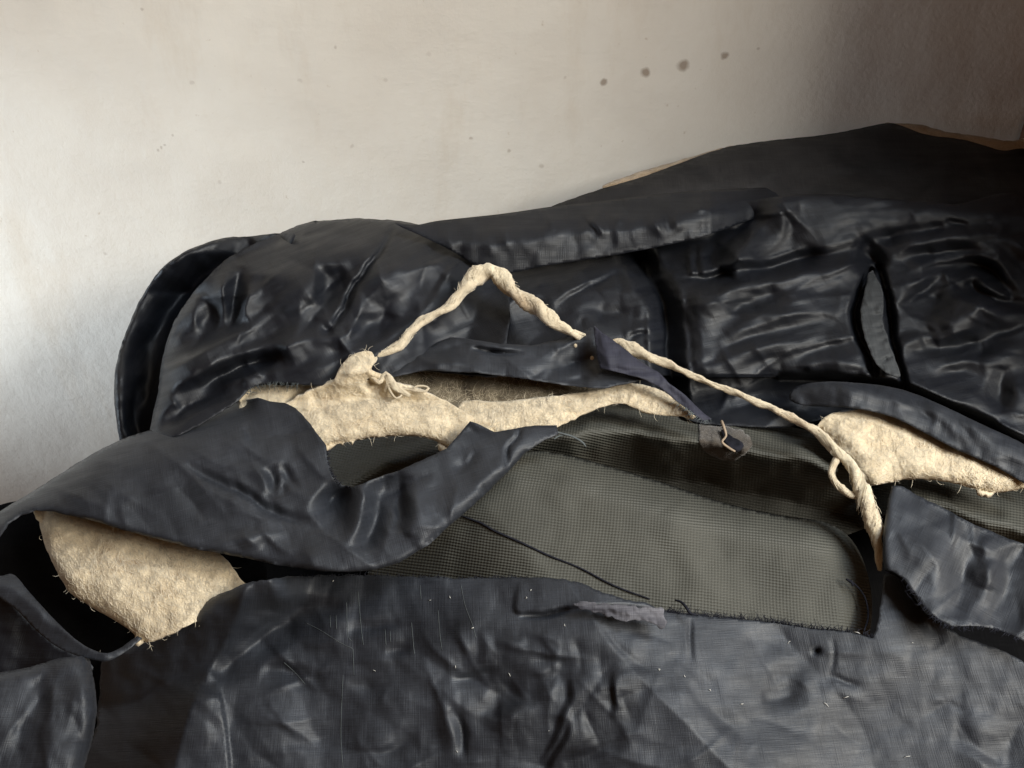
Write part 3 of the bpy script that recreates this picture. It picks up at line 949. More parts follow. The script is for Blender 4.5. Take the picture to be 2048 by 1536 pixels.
def h_low(p):
    h = H(p, 48, 1.05)
    x, y = p[:, 0], p[:, 1]
    # left: hem turns down into the dark hollow
    d, sg, s = sdist(p, cr([(470, 1150), (430, 1260), (360, 1390), (310, 1570)], 12))
    h.add(-1.15 * np.maximum(d * sg + 30, 0) ** 1.0)
    h.fold([(540, 1155), (480, 1175), (420, 1212), (330, 1265), (220, 1318)], 120, 50, 50, False)
    h.fold([(640, 1225), (560, 1252), (500, 1292), (430, 1350)], -30, 13, 18)
    h.fold([(580, 1235), (520, 1265), (460, 1312)], 12, 10, 12)
    h.fold([(540, 1185), (600, 1182), (660, 1190)], 10, 20, 20)
    h.fold([(480, 1220), (580, 1215), (690, 1212)], -16, 14, 10)
    # overlapping seam edge at the left
    h.step([(436, 1362), (446, 1420), (455, 1480), (462, 1570)], 14, 3, 80)
    h.fold([(300, 1520), (380, 1430), (430, 1380)], 16, 30, 40)
    # diagonal crest: the cloth right of it turns up to the light
    CRT = [(1180, 1225), (1230, 1300), (1300, 1375), (1390, 1465), (1490, 1570)]
    d, sg, s = sdist(p, cr(CRT, 12))
    right = np.clip(d * sg / 40, -1, 1) * 0.5 + 0.5
    h.add(-np.where(sg < 0, np.minimum(d, 260) * 0.28 * np.exp(-(d / 600) ** 2), np.minimum(d, 600) * 0.20))
    h.add(-np.maximum(y - 1240, 0) * 0.14)
    h.fold([(1340, 1300), (1400, 1360), (1440, 1430), (1500, 1500)], -6, 12, 14)
    h.fold([(1350, 1318), (1382, 1345), (1440, 1420)], 4, 8, 8)
    h.fold([(1380, 1235), (1383, 1290), (1390, 1325)], -5, 4, 4)
    h.fold([(1668, 1270), (1666, 1310), (1662, 1345)], -4, 4, 4)
    h.fold([(1655, 1345), (1690, 1362), (1720, 1370)], -4, 5, 5)
    h.fold([(1540, 1360), (1600, 1345), (1640, 1340)], -4, 14, 14)
    h.fold([(1530, 1400), (1570, 1395), (1600, 1370)], -7, 16, 12)
    h.fold([(1830, 1215), (1855, 1250), (1880, 1290)], -6, 9, 9)
    h.fold([(1980, 1430), (1960, 1490), (1975, 1560)], 7, 20, 30)
    h.fold([(2060, 1420), (2030, 1480), (2010, 1560)], -12, 24, 24)
    h.fold([(1900, 1480), (1960, 1500), (2000, 1530)], -6, 8, 16)
    h.fold([(1640, 1380), (1760, 1340), (1860, 1330)], 5, 40, 60)
    # wrinkles of the dark middle
    h.fold([(1100, 1330), (1090, 1355), (1050, 1365)], -6, 6, 14)
    h.fold([(1143, 1350), (1148, 1400), (1120, 1450), (1090, 1536)], 12, 6, 34)
    h.fold([(1130, 1440), (1115, 1490), (1090, 1560)], -10, 24, 6)
    h.fold([(1230, 1340), (1238, 1400), (1230, 1440)], 9, 6, 22)
    h.fold([(1252, 1470), (1200, 1500), (1130, 1530)], -12, 12, 12)
    h.fold([(1030, 1370), (1000, 1410), (985, 1440)], -12, 14, 14)
    h.fold([(1060, 1390), (1020, 1430), (990, 1470)], 8, 18, 18)
    h.fold([(905, 1420), (925, 1460), (930, 1510)], -9, 8, 6)
    h.fold([(885, 1400), (900, 1450), (905, 1520)], 6, 12, 8)
    h.fold([(900, 1360), (950, 1350), (1000, 1342)], -6, 12, 5)
    h.fold([(970, 1260), (975, 1300), (965, 1350)], 7, 8, 14)
    h.fold([(690, 1262), (740, 1258), (800, 1245)], -8, 8, 8)
    h.fold([(770, 1305), (800, 1303), (826, 1302)], -8, 8, 8)
    h.fold([(520, 1335), (580, 1340), (650, 1362)], -12, 16, 9)
    h.fold([(690, 1370), (740, 1380), (770, 1392)], -7, 14, 10)
    h.fold([(560, 1490), (650, 1470), (720, 1475)], -10, 20, 14)
    h.fold([(730, 1520), (800, 1490), (840, 1485)], -8, 20, 14)
    h.fold([(640, 1330), (760, 1410), (860, 1390)], 6, 20, 20)
    h.creases(30, (520, 1240, 1300, 1540), 20, 30, (60, 220), 9, 20, 731)
    h.creases(26, (850, 1280, 1320, 1540), 75, 22, (60, 200), 9, 20, 732)
    h.creases(26, (1300, 1270, 2060, 1540), 35, 40, (50, 200), 4.5, 24, 733)
    # raised lobe with the split beside the tear
    h.step([(1040, 1160), (1032, 1195), (1036, 1226), (1100, 1228), (1150, 1214), (1230, 1212), (1300, 1214), (1310, 1205)], -10, 4, 40)
    h.fold([(1040, 1228), (1085, 1229), (1140, 1216)], -16, 5, 4)
    # hole
    h.blob((1634, 1303), 6, 7, -16)
    lw = np.clip((1300 - x) / 400, 0, 1)
    h.add(fbm(p, 110, 71, 3) * 3 + crumple(p, 110, 73, 0.7, 1.8) * (3.0 + 6 * lw) + crumple(p, 40, 78, 1.3, 1.6) * (0.5 + 0.8 * lw))
    return h.h


cloth('front_panel', LP, h_low, NAVY_WORN, cov, 5.2, 2.0, 3, 5, uvrot=0.05, corner=False)

# torn pale backing at the split
def h_torn(p):
    return H(p, 62).fold([(1150, 1212), (1220, 1220), (1300, 1232)], 4, 6, 6).add(fbm(p, 16, 75, 3, 0.2, 3) * 3).h


cloth('torn_backing', [(1146, 1208), (1180, 1206), (1230, 1210), (1280, 1216), (1300, 1212), (1326, 1220), (1322, 1234), (1334, 1244), (1322, 1256), (1300, 1246), (1254, 1240), (1230, 1232), (1208, 1228), (1180, 1220), (1154, 1216)],
      h_torn, PALE, cov, 3, 4.0, 2, 9)

# ---- patch at the right of the tear
RP = [(1783, 972), (1802, 972), (1870, 1008), (1950, 1050), (2070, 1098), (2070, 1300), (2030, 1272), (1985, 1256), (1940, 1250), (1905, 1254), (1878, 1240), (1850, 1216), (1828, 1186), (1806, 1154), (1785, 1142), (1769, 1140), (1764, 1100), (1768, 1050), (1774, 1010)]


def h_rp(p):
    h = H(p, 60, 1.4)
    h.fold([(1800, 980), (1900, 1030), (2060, 1100)], -10, 14, 14, False)
    h.fold([(1950, 1090), (1930, 1140), (1910, 1200), (1905, 1240)], -14, 22, 22)
    h.fold([(2010, 1100), (2020, 1150), (1990, 1220), (1960, 1250)], -12, 16, 26)
    h.fold([(1980, 1120), (1970, 1180)], 8, 20, 20)
    h.fold([(1830, 1060), (1860, 1130), (1880, 1180)], 6, 40, 40)
    h.creases(18, (1790, 1000, 2060, 1260), 100, 30, (50, 160), 8, 20, 831)
    h.roll([(1783, 972), (1774, 1010), (1766, 1060), (1765, 1110), (1769, 1140)], 14, 10)
    return h.add(crumple(p, 80, 83, 1.1, 1.8) * 4 + fbm(p, 60, 84) * 2).h


cloth('torn_patch', RP, h_rp, NAVY_WORN, cov, 5.5, 1.2, 3, 11, uvrot=1.0, corner=False)

# ---- big folded flap at the left
FLAP = [(-40, 1050), (0, 1022), (40, 998), (85, 970), (135, 938), (190, 905), (240, 879), (290, 863), (350, 850), (400, 836), (440, 820), (480, 802), (515, 795), (540, 803), (570, 806), (592, 816), (612, 838), (635, 868), (652, 890), (657, 925), (668, 955), (684, 972),
        (705, 974), (750, 958), (800, 940), (850, 918), (893, 897), (920, 868), (940, 843), (962, 850), (990, 864), (1030, 857), (1070, 851), (1114, 850), (1116, 868), (1090, 880), (1052, 905), (1010, 950), (950, 1008), (900, 1050), (860, 1088), (800, 1124), (750, 1140),
        (700, 1145), (640, 1142), (560, 1131), (480, 1114), (400, 1100), (330, 1082), (250, 1061), (180, 1040), (110, 1024), (70, 1020), (40, 1030), (16, 1050), (-10, 1085), (-40, 1110)]


def h_flap(p):
    h = H(p, 70, 1.5)
    h.roll([(-40, 1050), (0, 1022), (85, 970), (190, 905), (290, 863), (400, 836), (480, 802)], 90, 90)
    h.roll([(-40, 1110), (16, 1050), (70, 1020), (180, 1040), (330, 1082), (480, 1114), (640, 1142), (700, 1145), (800, 1124), (900, 1050), (1010, 950), (1052, 905)], 13, 12)
    h.step([(610, 820), (640, 900), (660, 960), (640, 1040), (600, 1150)], -18, 60)
    h.fold([(372, 930), (440, 966), (510, 1006), (575, 1038), (620, 1044)], -13, 5, 8)
    h.fold([(380, 960), (450, 995), (520, 1030)], 6, 18, 18)
    h.fold([(535, 930), (550, 955), (575, 985)], -9, 9, 12).fold([(560, 925), (580, 950), (600, 975)], -6, 6, 6).fold([(565, 945), (560, 990)], 5, 5, 5)
    h.fold([(705, 968), (670, 995), (648, 1020), (630, 1042)], -26, 12, 26)
    h.fold([(690, 985), (672, 1030), (655, 1070)], -10, 12, 12)
    h.fold([(735, 985), (715, 1040), (700, 1090)], 12, 14, 14)
    h.fold([(775, 955), (762, 1000), (742, 1050), (728, 1100)], -24, 15, 13)
    h.fold([(800, 950), (805, 1000), (785, 1060)], -20, 16, 14)
    h.fold([(820, 960), (825, 1010), (810, 1070)], 12, 14, 20)
    h.fold([(480, 1100), (540, 1060), (600, 1090)], 5, 20, 30)
    h.fold([(1100, 862), (1045, 890), (980, 955), (900, 1030), (830, 1090)], 9, 24, 14)
    h.fold([(1046, 856), (1042, 878), (1020, 896), (1014, 935)], -9, 4, 4)
    h.fold([(935, 915), (920, 930), (960, 905)], -5, 8, 8)
    h.fold([(900, 900), (960, 880), (1030, 862)], -8, 12, 16)
    h.blob((940, 862), 34, 18, -16, 0)
    h.add(h.creases(34, (480, 820, 1050, 1130), 50, 32, (50, 170), 11, 17, 931).creases(30, (40, 880, 600, 1090), 8, 26, (80, 280), 7, 24, 932).creases(12, (120, 900, 600, 1090), 80, 20, (60, 150), 5, 20, 933).h * 0 + crumple(p, 80, 93, 0.5, 2.2) * (2 + 3 * np.clip((p[:, 0] - 420) / 200, 0, 1)) + fbm(p, 120, 94) * 5)
    return h.h


cloth('torn_flap', FLAP, h_flap, NAVY_WORN, cov, 5.5, 0.7, 4, 13, uvrot=0.3, corner=False)

# ---- inside of the sleeve-like opening under the flap
def h_tubein(p):
    h = H(p, -215).tilt(0.1, 0.0, (200, 1200))
    h.fold([(90, 1080), (110, 1180), (180, 1290)], -30, 40, 30, False)
    return h.add(crumple(p, 60, 101) * 4).h


cloth('opening_lining', [(-40, 1040), (60, 1000), (250, 1030), (420, 1080), (520, 1110), (520, 1190), (400, 1240), (300, 1290), (215, 1330), (140, 1310), (60, 1240), (-40, 1160)],
      h_tubein, SHADE_LINING, cov, 8, 0, 3)

# lip of the opening
def h_lip(p):
    h = H(p, 18)
    h.fold([(-20, 1165), (40, 1190), (100, 1250), (160, 1292), (210, 1310)], 18, 18, 14, False)
    return h.add(fbm(p, 60, 104) * 3).h


cloth('opening_lip', [(-40, 1150), (0, 1152), (28, 1150), (62, 1188), (105, 1235), (150, 1278), (185, 1300), (215, 1306), (240, 1296), (275, 1272), (284, 1276), (250, 1304), (215, 1322), (180, 1318), (130, 1302), (80, 1268), (35, 1222), (0, 1196), (-40, 1170)],
      h_lip, NAVY_WORN, cov, 5, 0.4, 3, 15)

# dark sheet and lit corner at lower left
def h_ll(p):
    h = H(p, 66)
    h.creases(14, (0, 1340, 190, 1540), 110, 25, (60, 180), 8, 20, 1111)
    h.roll([(-40, 1352), (60, 1334), (120, 1316), (175, 1310)], 26, 26)
    h.roll([(175, 1310), (190, 1370), (195, 1420), (186, 1480), (160, 1570)], 34, 60)
    h.fold([(140, 1400), (110, 1460), (95, 1560)], 8, 12, 26)
    h.fold([(60, 1380), (40, 1460), (20, 1560)], -6, 20, 20)
    return h.add(crumple(p, 80, 111, 1.3, 2.5) * 5 + fbm(p, 60, 112) * 3).h


cloth('corner_panel', [(-40, 1352), (0, 1345), (60, 1334), (120, 1316), (178, 1310), (190, 1370), (195, 1420), (186, 1480), (160, 1570), (-40, 1570)],
      h_ll, NAVY_WORN, cov, 6, 0.5, 3, 17, corner=False)
cloth('side_fold', [(-40, 1160), (0, 1180), (50, 1235), (110, 1288), (170, 1318), (180, 1345), (80, 1370), (-40, 1390)],
      lambda p: -10 - (p[:, 1] - 1200) * 0.35 + fbm(p, 60, 113) * 4, NAVY, cov, 7, 0, 3)

# ---- strip above the tear and its folded corner
def h_welt(p):
    h = H(p, 62, 1.4)
    h.roll([(760, 762), (790, 735), (830, 706), (900, 676), (930, 676), (1000, 688), (1060, 690), (1130, 676), (1186, 654)], 20, 14)
    h.fold([(930, 682), (1000, 692), (1056, 696)], 6, 4, 10).fold([(944, 693), (1000, 698), (1052, 700)], -12, 4, 5)
    h.fold([(828, 725), (900, 728), (980, 735)], 5, 16, 10)
    h.fold([(840, 712), (900, 700), (960, 705)], -5, 8, 10)
    h.fold([(1130, 690), (1150, 730), (1180, 765)], -12, 30, 26)
    h.fold([(1190, 745), (1160, 765), (1120, 772)], -6, 6, 10)
    return h.add(h.creases(20, (800, 680, 1260, 770), 15, 30, (40, 140), 7, 13, 1211).h * 0 + crumple(p, 48, 121, 0.1, 2.0) * 3 + fbm(p, 60, 122) * 2).h


cloth('torn_edge_strip', [(770, 756), (792, 733), (830, 706), (900, 674), (930, 676), (1000, 688), (1060, 690), (1130, 676), (1186, 654), (1194, 700), (1232, 735), (1296, 756), (1258, 766), (1205, 777), (1130, 770), (1050, 757), (950, 745), (850, 741)],
      h_welt, NAVY_WORN, cov, 4.5, 0.8, 3, 19, corner=False)


def h_corner(p):
    h = H(p, 92)
    h.fold([(1188, 650), (1192, 700), (1195, 735)], -14, 14, 10, False)
    h.fold([(1200, 700), (1260, 735), (1330, 770), (1400, 825)], 12, 22, 22, False)
    h.fold([(1225, 738), (1265, 742), (1310, 748)], -8, 4, 5)
    h.fold([(1320, 775), (1350, 795), (1380, 815)], -6, 6, 6)
    h.add(-np.clip((p[:, 0] - 1200) / 220, 0, 1) * 62)
    return h.add(fbm(p, 40, 131) * 2 + crumple(p, 36, 132, 0.6, 2) * 5).h


cloth('folded_corner', [(1187, 650), (1200, 662), (1240, 690), (1280, 722), (1318, 745), (1340, 768), (1372, 792), (1402, 822), (1424, 838), (1406, 842), (1384, 826), (1352, 800), (1322, 776), (1290, 758), (1240, 745), (1200, 736), (1192, 700)],
      h_corner, NAVY_DULL, cov, 4, 0.8, 3, 21, corner=False)

# ------------------------------------------------------------------ cream wool padding
def fibres(name, poly, hf, parent, n, seed, ln=(9, 24), up=2.2, mat=FIBRE, rad=0.36, along=None, edge_only=False):
    """loose hairs lying over the wool, one mesh"""
    rg = np.random.default_rng(seed)
    pl = cr(poly, 8, closed=True)
    lo, hi = pl.min(0), pl.max(0)
    pts = []
    while len(pts) < n:
        q = lo + rg.random((n * 2, 2)) * (hi - lo)
        q = q[inside(q, pl)]
        pts += list(q)
    pts = np.array(pts[:n])
    m = 5
    ang = rg.random(n) * 2 * math.pi if along is None else along + rg.normal(0, 0.6, n)
    le = rg.uniform(ln[0], ln[1], n)
    cv = rg.normal(0, 2.2, n)
    lift = rg.uniform(0.0, 1.0, n) ** 2 * up
    P2 = np.zeros((n, m, 2)); HH = np.zeros((n, m))
    cur = pts.copy()
    for k in range(m):
        P2[:, k] = cur
        t = k / (m - 1)
        HH[:, k] = lift * math.sin(math.pi * t) + 1.0 + rg.normal(0, 0.4, n)
        a = ang + cv * t
        cur = cur + np.stack([np.cos(a), np.sin(a)], 1) * (le / (m - 1))[:, None]
    ok = inside(P2[:, -1], pl) & inside(P2[:, 2], pl) | (rg.random(n) < 0.12)
    P2, HH, n = P2[ok], HH[ok], int(ok.sum())
    fl = P2.reshape(-1, 2)
    h = hf(fl) + HH.ravel()
    C = place(fl, h).reshape(n, m, 3)
    V, Fc = [], []
    r = rad * S
    for i in range(n):
        T = C[i, -1] - C[i, 0]
        sdir = np.cross(T, PN); sdir /= np.linalg.norm(sdir) + 1e-9
        k0 = len(V)
        for k in range(m):
            w_ = r * (1 - 0.6 * k / (m - 1))
            V.append(C[i, k] - sdir * w_); V.append(C[i, k] + sdir * w_); V.append(C[i, k] + PN * w_)
        for k in range(m - 1):
            a = k0 + 3 * k; b = a + 3
            Fc += [(a, b, b + 2, a + 2), (a + 2, b + 2, b + 1, a + 1)]
    o = mesh(name, V, Fc, mat, None)
    o.parent = parent
    tag(o, kind='stuff')
    return o


def wool(outline, hf, mat, n, seed, label=None, **k):
    hh = lambda p: hf(p) + fbm(p, 46, seed + 7, 2) * 5.0 + vnoise(p, 12, seed + 8) * 1.1
    o = cloth('wool_padding', outline, hh, mat, cov, 3.6, 1.3, 10, seed)
    if label: o['label'] = label
    fibres('wool_fibres', outline, hh, o, n, seed, **k)
    return o


# the piece standing up in the gap
W1 = [(560, 822), (590, 797), (640, 775), (668, 760), (680, 735), (698, 714), (720, 702), (744, 704), (750, 722), (738, 745), (765, 757), (800, 770), (850, 785), (890, 800), (925, 822), (948, 842), (905, 900), (870, 882), (830, 872), (780, 872), (720, 879), (640, 892), (600, 860)]


def h_w1(p):
    h = H(p, 30)
    h.fold([(600, 832), (680, 806), (745, 796), (830, 800), (920, 830)], -9, 5, 8)
    h.fold([(640, 850), (740, 832), (850, 838)], 12, 26, 22, False)
    h.roll([(905, 900), (870, 882), (830, 872), (780, 872), (720, 879), (640, 892)], 24, 24)
    h.fold([(690, 780), (700, 745), (725, 715)], 14, 14, 16)
    h.fold([(735, 745), (745, 765), (770, 772)], -20, 10, 9)
    h.add(np.clip((800 - p[:, 1]) / 55, 0, 1) * 52)
    return h.h


wool(W1, h_w1, FELT, 2600, 201)
W0 = [(478, 804), (498, 784), (530, 770), (580, 770), (640, 768), (650, 790), (600, 815), (540, 830), (490, 830)]
wool(W0, lambda p: H(p, 10).roll([(478, 804), (530, 770), (640, 768)], 20, 12).h, FELT, 500, 203)
W2 = [(920, 806), (1000, 802), (1100, 792), (1190, 780), (1250, 766), (1300, 772), (1345, 792), (1380, 815), (1392, 834), (1340, 832), (1285, 822), (1246, 806), (1205, 812), (1170, 826), (1120, 851), (1060, 872), (980, 885), (930, 860)]


def h_w2(p):
    h = H(p, 14)
    h.fold([(940, 840), (1060, 826), (1160, 806), (1240, 790)], 16, 20, 18, False)
    h.fold([(1262, 790), (1310, 800), (1370, 822)], 16, 15, 15, False)
    h.fold([(1243, 770), (1250, 790), (1244, 808)], -8, 6, 6)
    h.fold([(1180, 782), (1215, 776), (1250, 772)], -6, 3, 3)
    return h.h


wool(W2, h_w2, FELT, 1900, 205)
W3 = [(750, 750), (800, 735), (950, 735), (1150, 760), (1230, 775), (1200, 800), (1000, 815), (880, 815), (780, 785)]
wool(W3, lambda p: H(p, -26).h, FELT_SHADE, 700, 207, 'wool padding in shade under the torn edge')
# right-hand piece
W4 = [(1636, 862), (1646, 838), (1668, 826), (1700, 822), (1760, 815), (1850, 840), (1960, 890), (2070, 930), (2070, 970), (2040, 978), (2000, 986), (1960, 981), (1905, 966), (1840, 958), (1785, 964), (1742, 970), (1718, 950), (1694, 926), (1660, 892)]


def h_w4(p):
    h = H(p, 4)
    h.roll([(2070, 970), (2000, 986), (1905, 966), (1840, 958), (1785, 964), (1742, 970), (1694, 926), (1640, 860)], 34, 26)
    h.fold([(1700, 890), (1800, 915), (1900, 945), (2050, 965)], 18, 34, 34, False)
    h.fold([(1665, 865), (1675, 885), (1700, 890)], -9, 5, 8)
    h.fold([(1720, 880), (1760, 890), (1800, 885)], -8, 10, 10)
    return h.h


wool(W4, h_w4, FELT, 2300, 209)
# piece inside the sleeve-like opening
W5 = [(70, 1010), (150, 1000), (300, 1060), (430, 1100), (482, 1160), (500, 1180), (430, 1225), (350, 1262), (290, 1284), (262, 1262), (225, 1238), (180, 1212), (140, 1185), (112, 1140), (92, 1095), (80, 1050)]


def h_w5(p):
    h = H(p, -60)
    h.blob((300, 1160), 190, 90, 34, 12)
    h.roll([(290, 1284), (225, 1238), (180, 1212), (140, 1185), (112, 1140), (92, 1095), (80, 1050)], 46, 40)
    return h.h


wool(W5, h_w5, FELT, 3000, 211, along=1.2)

# ------------------------------------------------------------------ twisted wool strands
def strand(name, pts, parent, seed, lobes=3, la=0.16, tw=420, fib=0, mat=WOOL, rough=0.06):
    """pts = (px, py, height, radius in pixels)"""
    q = cr(np.array(pts, float), 4)
    rg = np.random.default_rng(seed)
    wob = np.stack([vnoise(q[:, :2], 22, seed), vnoise(q[:, :2], 22, seed + 1)], 1) * 1.6
    r = np.maximum(q[:, 3], 0.4) * (1 + 0.12 * vnoise(q[:, :2], 14, seed + 2))
    C = place(q[:, :2] + wob, q[:, 2])
    V, Fc = tube(C, r * S, 18, lobes, la, tw, rough, seed)
    u = np.repeat(np.linspace(0, len(q) * 4 * S, len(q)), 18)
    uv = np.stack([np.tile(np.arange(18) / 18 * 0.02, len(q)), u], 1)
    o = mesh(name, V, Fc, mat, None, uv)
    o.parent = parent
    o.matrix_parent_inverse = Matrix.Translation(-world_loc(cov))
    if fib:
        parts = []
        for i in range(fib):
            k = rg.integers(0, len(q) - 8)
            a0 = rg.random() * 6.28
            n = rg.integers(4, 9)
            pp = []
            for j in range(n):
                kk = min(k + j * 2, len(q) - 1)
                ex = r[kk] * (1.0 + (0.25 + 0.5 * rg.random()) * (j / n) ** 2)
                pp.append(C[kk] + S * ex * np.array([math.cos(a0 + j * 0.25), -0.5 * math.sin(a0 + j * 0.25), 0.86 * math.sin(a0 + j * .25)]))
            parts.append(tube(pp, np.linspace(0.5, 0.25, n) * S, 3))
        v, f = join(parts)
        fo = mesh('wool_fibres', v, f, FIBRE, None)
        fo.parent = o
        tag(fo, kind='stuff')
    return o


strand('wool_strand', [(728, 728, 62, 7.7), (750, 716, 66, 8.6), (775, 703, 72, 8.6), (800, 690, 78, 8.6), (818, 668, 84, 8.6), (845, 641, 92, 7.7), (878, 624, 98, 7.7), (905, 606, 104, 9.5), (928, 578, 112, 12.9), (952, 552, 118, 17.2), (980, 543, 120, 16.3), (1004, 556, 116, 17.2),
                       (1024, 582, 110, 14.6), (1048, 600, 106, 14.6), (1070, 612, 104, 17.2), (1092, 630, 102, 14.6), (1112, 648, 98, 10), (1135, 660, 84, 9), (1158, 672, 60, 8), (1182, 686, 38, 7)], cov, 301, 2, 0.22, 240, 320)['label'] = 'thick arched strand of twisted wool'
strand('wool_strand', [(1202, 700, 50, 6), (1222, 690, 54, 7), (1240, 686, 58, 8.5), (1262, 697, 60, 11.9), (1290, 711, 62, 10.2), (1330, 726, 62, 7.6), (1370, 744, 62, 6.4), (1420, 766, 60, 5.5), (1480, 790, 58, 6.4), (1540, 816, 58, 6.8), (1590, 840, 58, 7.2), (1630, 862, 58, 8.5),
                       (1662, 890, 60, 7.6), (1690, 918, 60, 8.5), (1712, 948, 60, 11.0), (1726, 985, 56, 12.8), (1738, 1022, 50, 14.4), (1748, 1052, 42, 12.8), (1753, 1080, 30, 8.5), (1757, 1110, 14, 6.0), (1760, 1140, -10, 3.4)], cov, 303, 2, 0.18, 260, 260)['label'] = 'thin strand of twisted wool stretched across the tear'
strand('wool_loop', [(1684, 908, 52, 7), (1670, 926, 52, 7), (1663, 946, 50, 6), (1672, 964, 48, 6), (1690, 982, 46, 7), (1706, 990, 46, 7), (1722, 986, 44, 5)], cov, 305, 2, 0.1, 300, 20)
# curls by the left end of the strand
strand('wool_loop', [(715, 735, 60, 5), (706, 722, 64, 5), (712, 706, 68, 5), (732, 702, 70, 5), (750, 708, 70, 5), (748, 722, 68, 5), (732, 728, 66, 4), (724, 734, 62, 3)], cov, 307, 2, 0.12, 300, 20)
strand('wool_loop', [(738, 738, 60, 5), (742, 752, 58, 5), (758, 764, 58, 6), (766, 752, 62, 5), (772, 748, 62, 6), (778, 760, 60, 8), (790, 772, 58, 9), (802, 782, 56, 6), (818, 790, 54, 3)], cov, 309, 2, 0.12, 300, 30)
strand('wool_loop', [(796, 776, 58, 3), (815, 778, 58, 2.6), (835, 782, 58, 2.6), (852, 782, 58, 2.4), (856, 776, 60, 2.4), (846, 771, 60, 2.2), (832, 772, 60, 2.2), (826, 778, 58, 2)], cov, 311, 2, 0.1, 300, 0)
strand('wool_loop', [(775, 770, 58, 3), (782, 786, 56, 2.6), (792, 796, 54, 2.4), (806, 788, 54, 2.2), (812, 776, 54, 1.8)], cov, 313, 2, 0.1, 300, 0)

# ------------------------------------------------------------------ loose threads, lint
def thread(parent, pts, mat, name='loose_thread', step=4):
    q = cr(np.array(pts, float), step)
    C = place(q[:, :2], q[:, 2])
    return mesh(name, *tube(C, np.maximum(q[:, 3], 0.3) * S, 5), mat, parent)


thread(cov, [(1112, 864, 40, 2), (1128, 868, 36, 1.8), (1142, 872, 28, 2), (1158, 880, 22, 2.2), (1168, 888, 18, 2), (1172, 894, 16, 1)], THREAD_G)
thread(cov, [(1108, 878, 40, 1.2), (1118, 872, 36, 1.2), (1130, 870, 30, 1)], THREAD_G)
thread(cov, [(1350, 1200, 24, 1.5), (1362, 1204, 30, 2.2), (1372, 1214, 36, 2.6), (1380, 1226, 36, 2.4), (1392, 1230, 34, 1.4)], THREAD)
thread(cov, [(1770, 1142, 50, 2), (1790, 1150, 50, 2), (1808, 1168, 48, 2.4), (1814, 1188, 46, 2), (1824, 1198, 46, 2.4), (1834, 1210, 44, 1.6)], THREAD)
# seam stitching of the bag
sm = [(915, 1026), (930, 1034), (962, 1046), (990, 1062), (1040, 1084), (1100, 1112), (1160, 1136), (1230, 1172), (1300, 1198)]
smh = h_front(np.array(sm, float)) + 2.5
thread(bag, [(*q, hh, r) for q, hh, r in zip(sm, smh, [1.2, 1.6, 2, 2, 2, 1.8, 1.6, 1.6, 1.2])], THREAD, 'seam_thread')
thread(bag, [(1700, 1160, -2, 1.4), (1722, 1182, -12, 1.6), (1733, 1205, -18, 1.6), (1736, 1235, -20, 1.6), (1728, 1262, -14, 1.4)], THREAD, 'seam_thread')
thread(bag, [(1692, 1158, 2, 2), (1704, 1166, 2, 2.4), (1706, 1172, 0, 2)], THREAD, 'seam_thread')
# frayed binding on the bag's roll
BIND = felt_mat('frayed_binding', (0.085, 0.072, 0.060), (0.055, 0.047, 0.039), (0.025, 0.021, 0.017))


def h_bind(p):
    return h_roll(p) + 4 + fbm(p, 12, 141) * 3


bd = cloth('frayed_binding', [(1400, 846), (1420, 846), (1448, 850), (1470, 856), (1496, 868), (1506, 890), (1490, 912), (1470, 922), (1440, 918), (1412, 905), (1400, 880)], h_bind, BIND, bag, 4, 4.5, 3, 23)
cloth('binding_fold', [(1442, 858), (1456, 866), (1468, 874), (1484, 886), (1484, 898), (1468, 906), (1450, 890), (1446, 874)], lambda p: h_roll(p) + 14 + fbm(p, 8, 142) * 3, THREAD, bag, 3.5, 1.5, 3, 25)
thread(bag, [(1443, 842, 2, 3), (1448, 856, 6, 3), (1452, 872, 6, 2.4), (1444, 884, 4, 2.4), (1458, 896, -2, 2.6), (1470, 903, -8, 2)], plain('pale_stitch', (0.34, 0.27, 0.20)), 'pale_stitch')

# frayed edges
def fray(edge, hf, mat, n, seed, ln=(3, 9), out=1):
    rg = np.random.default_rng(seed)
    e = cr(edge, 3)
    parts = []
    for i in range(n):
        k = rg.integers(1, len(e) - 1)
        t = e[k + 0] - e[k - 1]
        nr = np.array([t[1], -t[0]]) / (np.linalg.norm(t) + 1e-9) * out
        a = rg.normal(0, 0.6)
        l = rg.uniform(*ln)
        d = nr * math.cos(a) + t / (np.linalg.norm(t) + 1e-9) * math.sin(a)
        b = rg.normal(0, 0.4, 2)
        pp = np.array([e[k] - nr * 2, e[k] + d * l * 0.5, e[k] + (d + b) * l])
        hh = hf(pp) + np.array([0, 1, rg.uniform(-2, 3)])
        parts.append(tube(place(pp, hh), np.array([0.8, 0.6, 0.4]) * S, 3))
    v, f = join(parts)
    o = mesh('frayed_threads', v, f, mat, cov)
    return tag(o, kind='stuff')


fray([(1330, 1222), (1375, 1228), (1450, 1234), (1540, 1243), (1620, 1255), (1700, 1263), (1748, 1275)], h_low, THREAD, 260, 401, (3, 12), 1)
fray([(600, 1152), (760, 1150), (900, 1155), (1000, 1154), (1080, 1155)], h_low, THREAD, 70, 403, (2, 6), 1)
fray([(1806, 1154), (1828, 1186), (1850, 1216), (1878, 1240), (1905, 1254), (1985, 1256), (2040, 1280)], h_rp, THREAD, 90, 405, (3, 12), -1)
fray([(655, 900), (657, 925), (668, 955), (684, 972), (705, 974)], h_flap, THREAD, 40, 407, (2, 6), 1)
fray([(490, 790), (505, 775), (545, 765), (600, 768)], h_bulge, THREAD_G, 40, 409, (4, 14), -1)
fray([(1350, 800), (1384, 826), (1406, 842), (1424, 838)], h_corner, THREAD_G, 40, 411, (4, 12), -1)

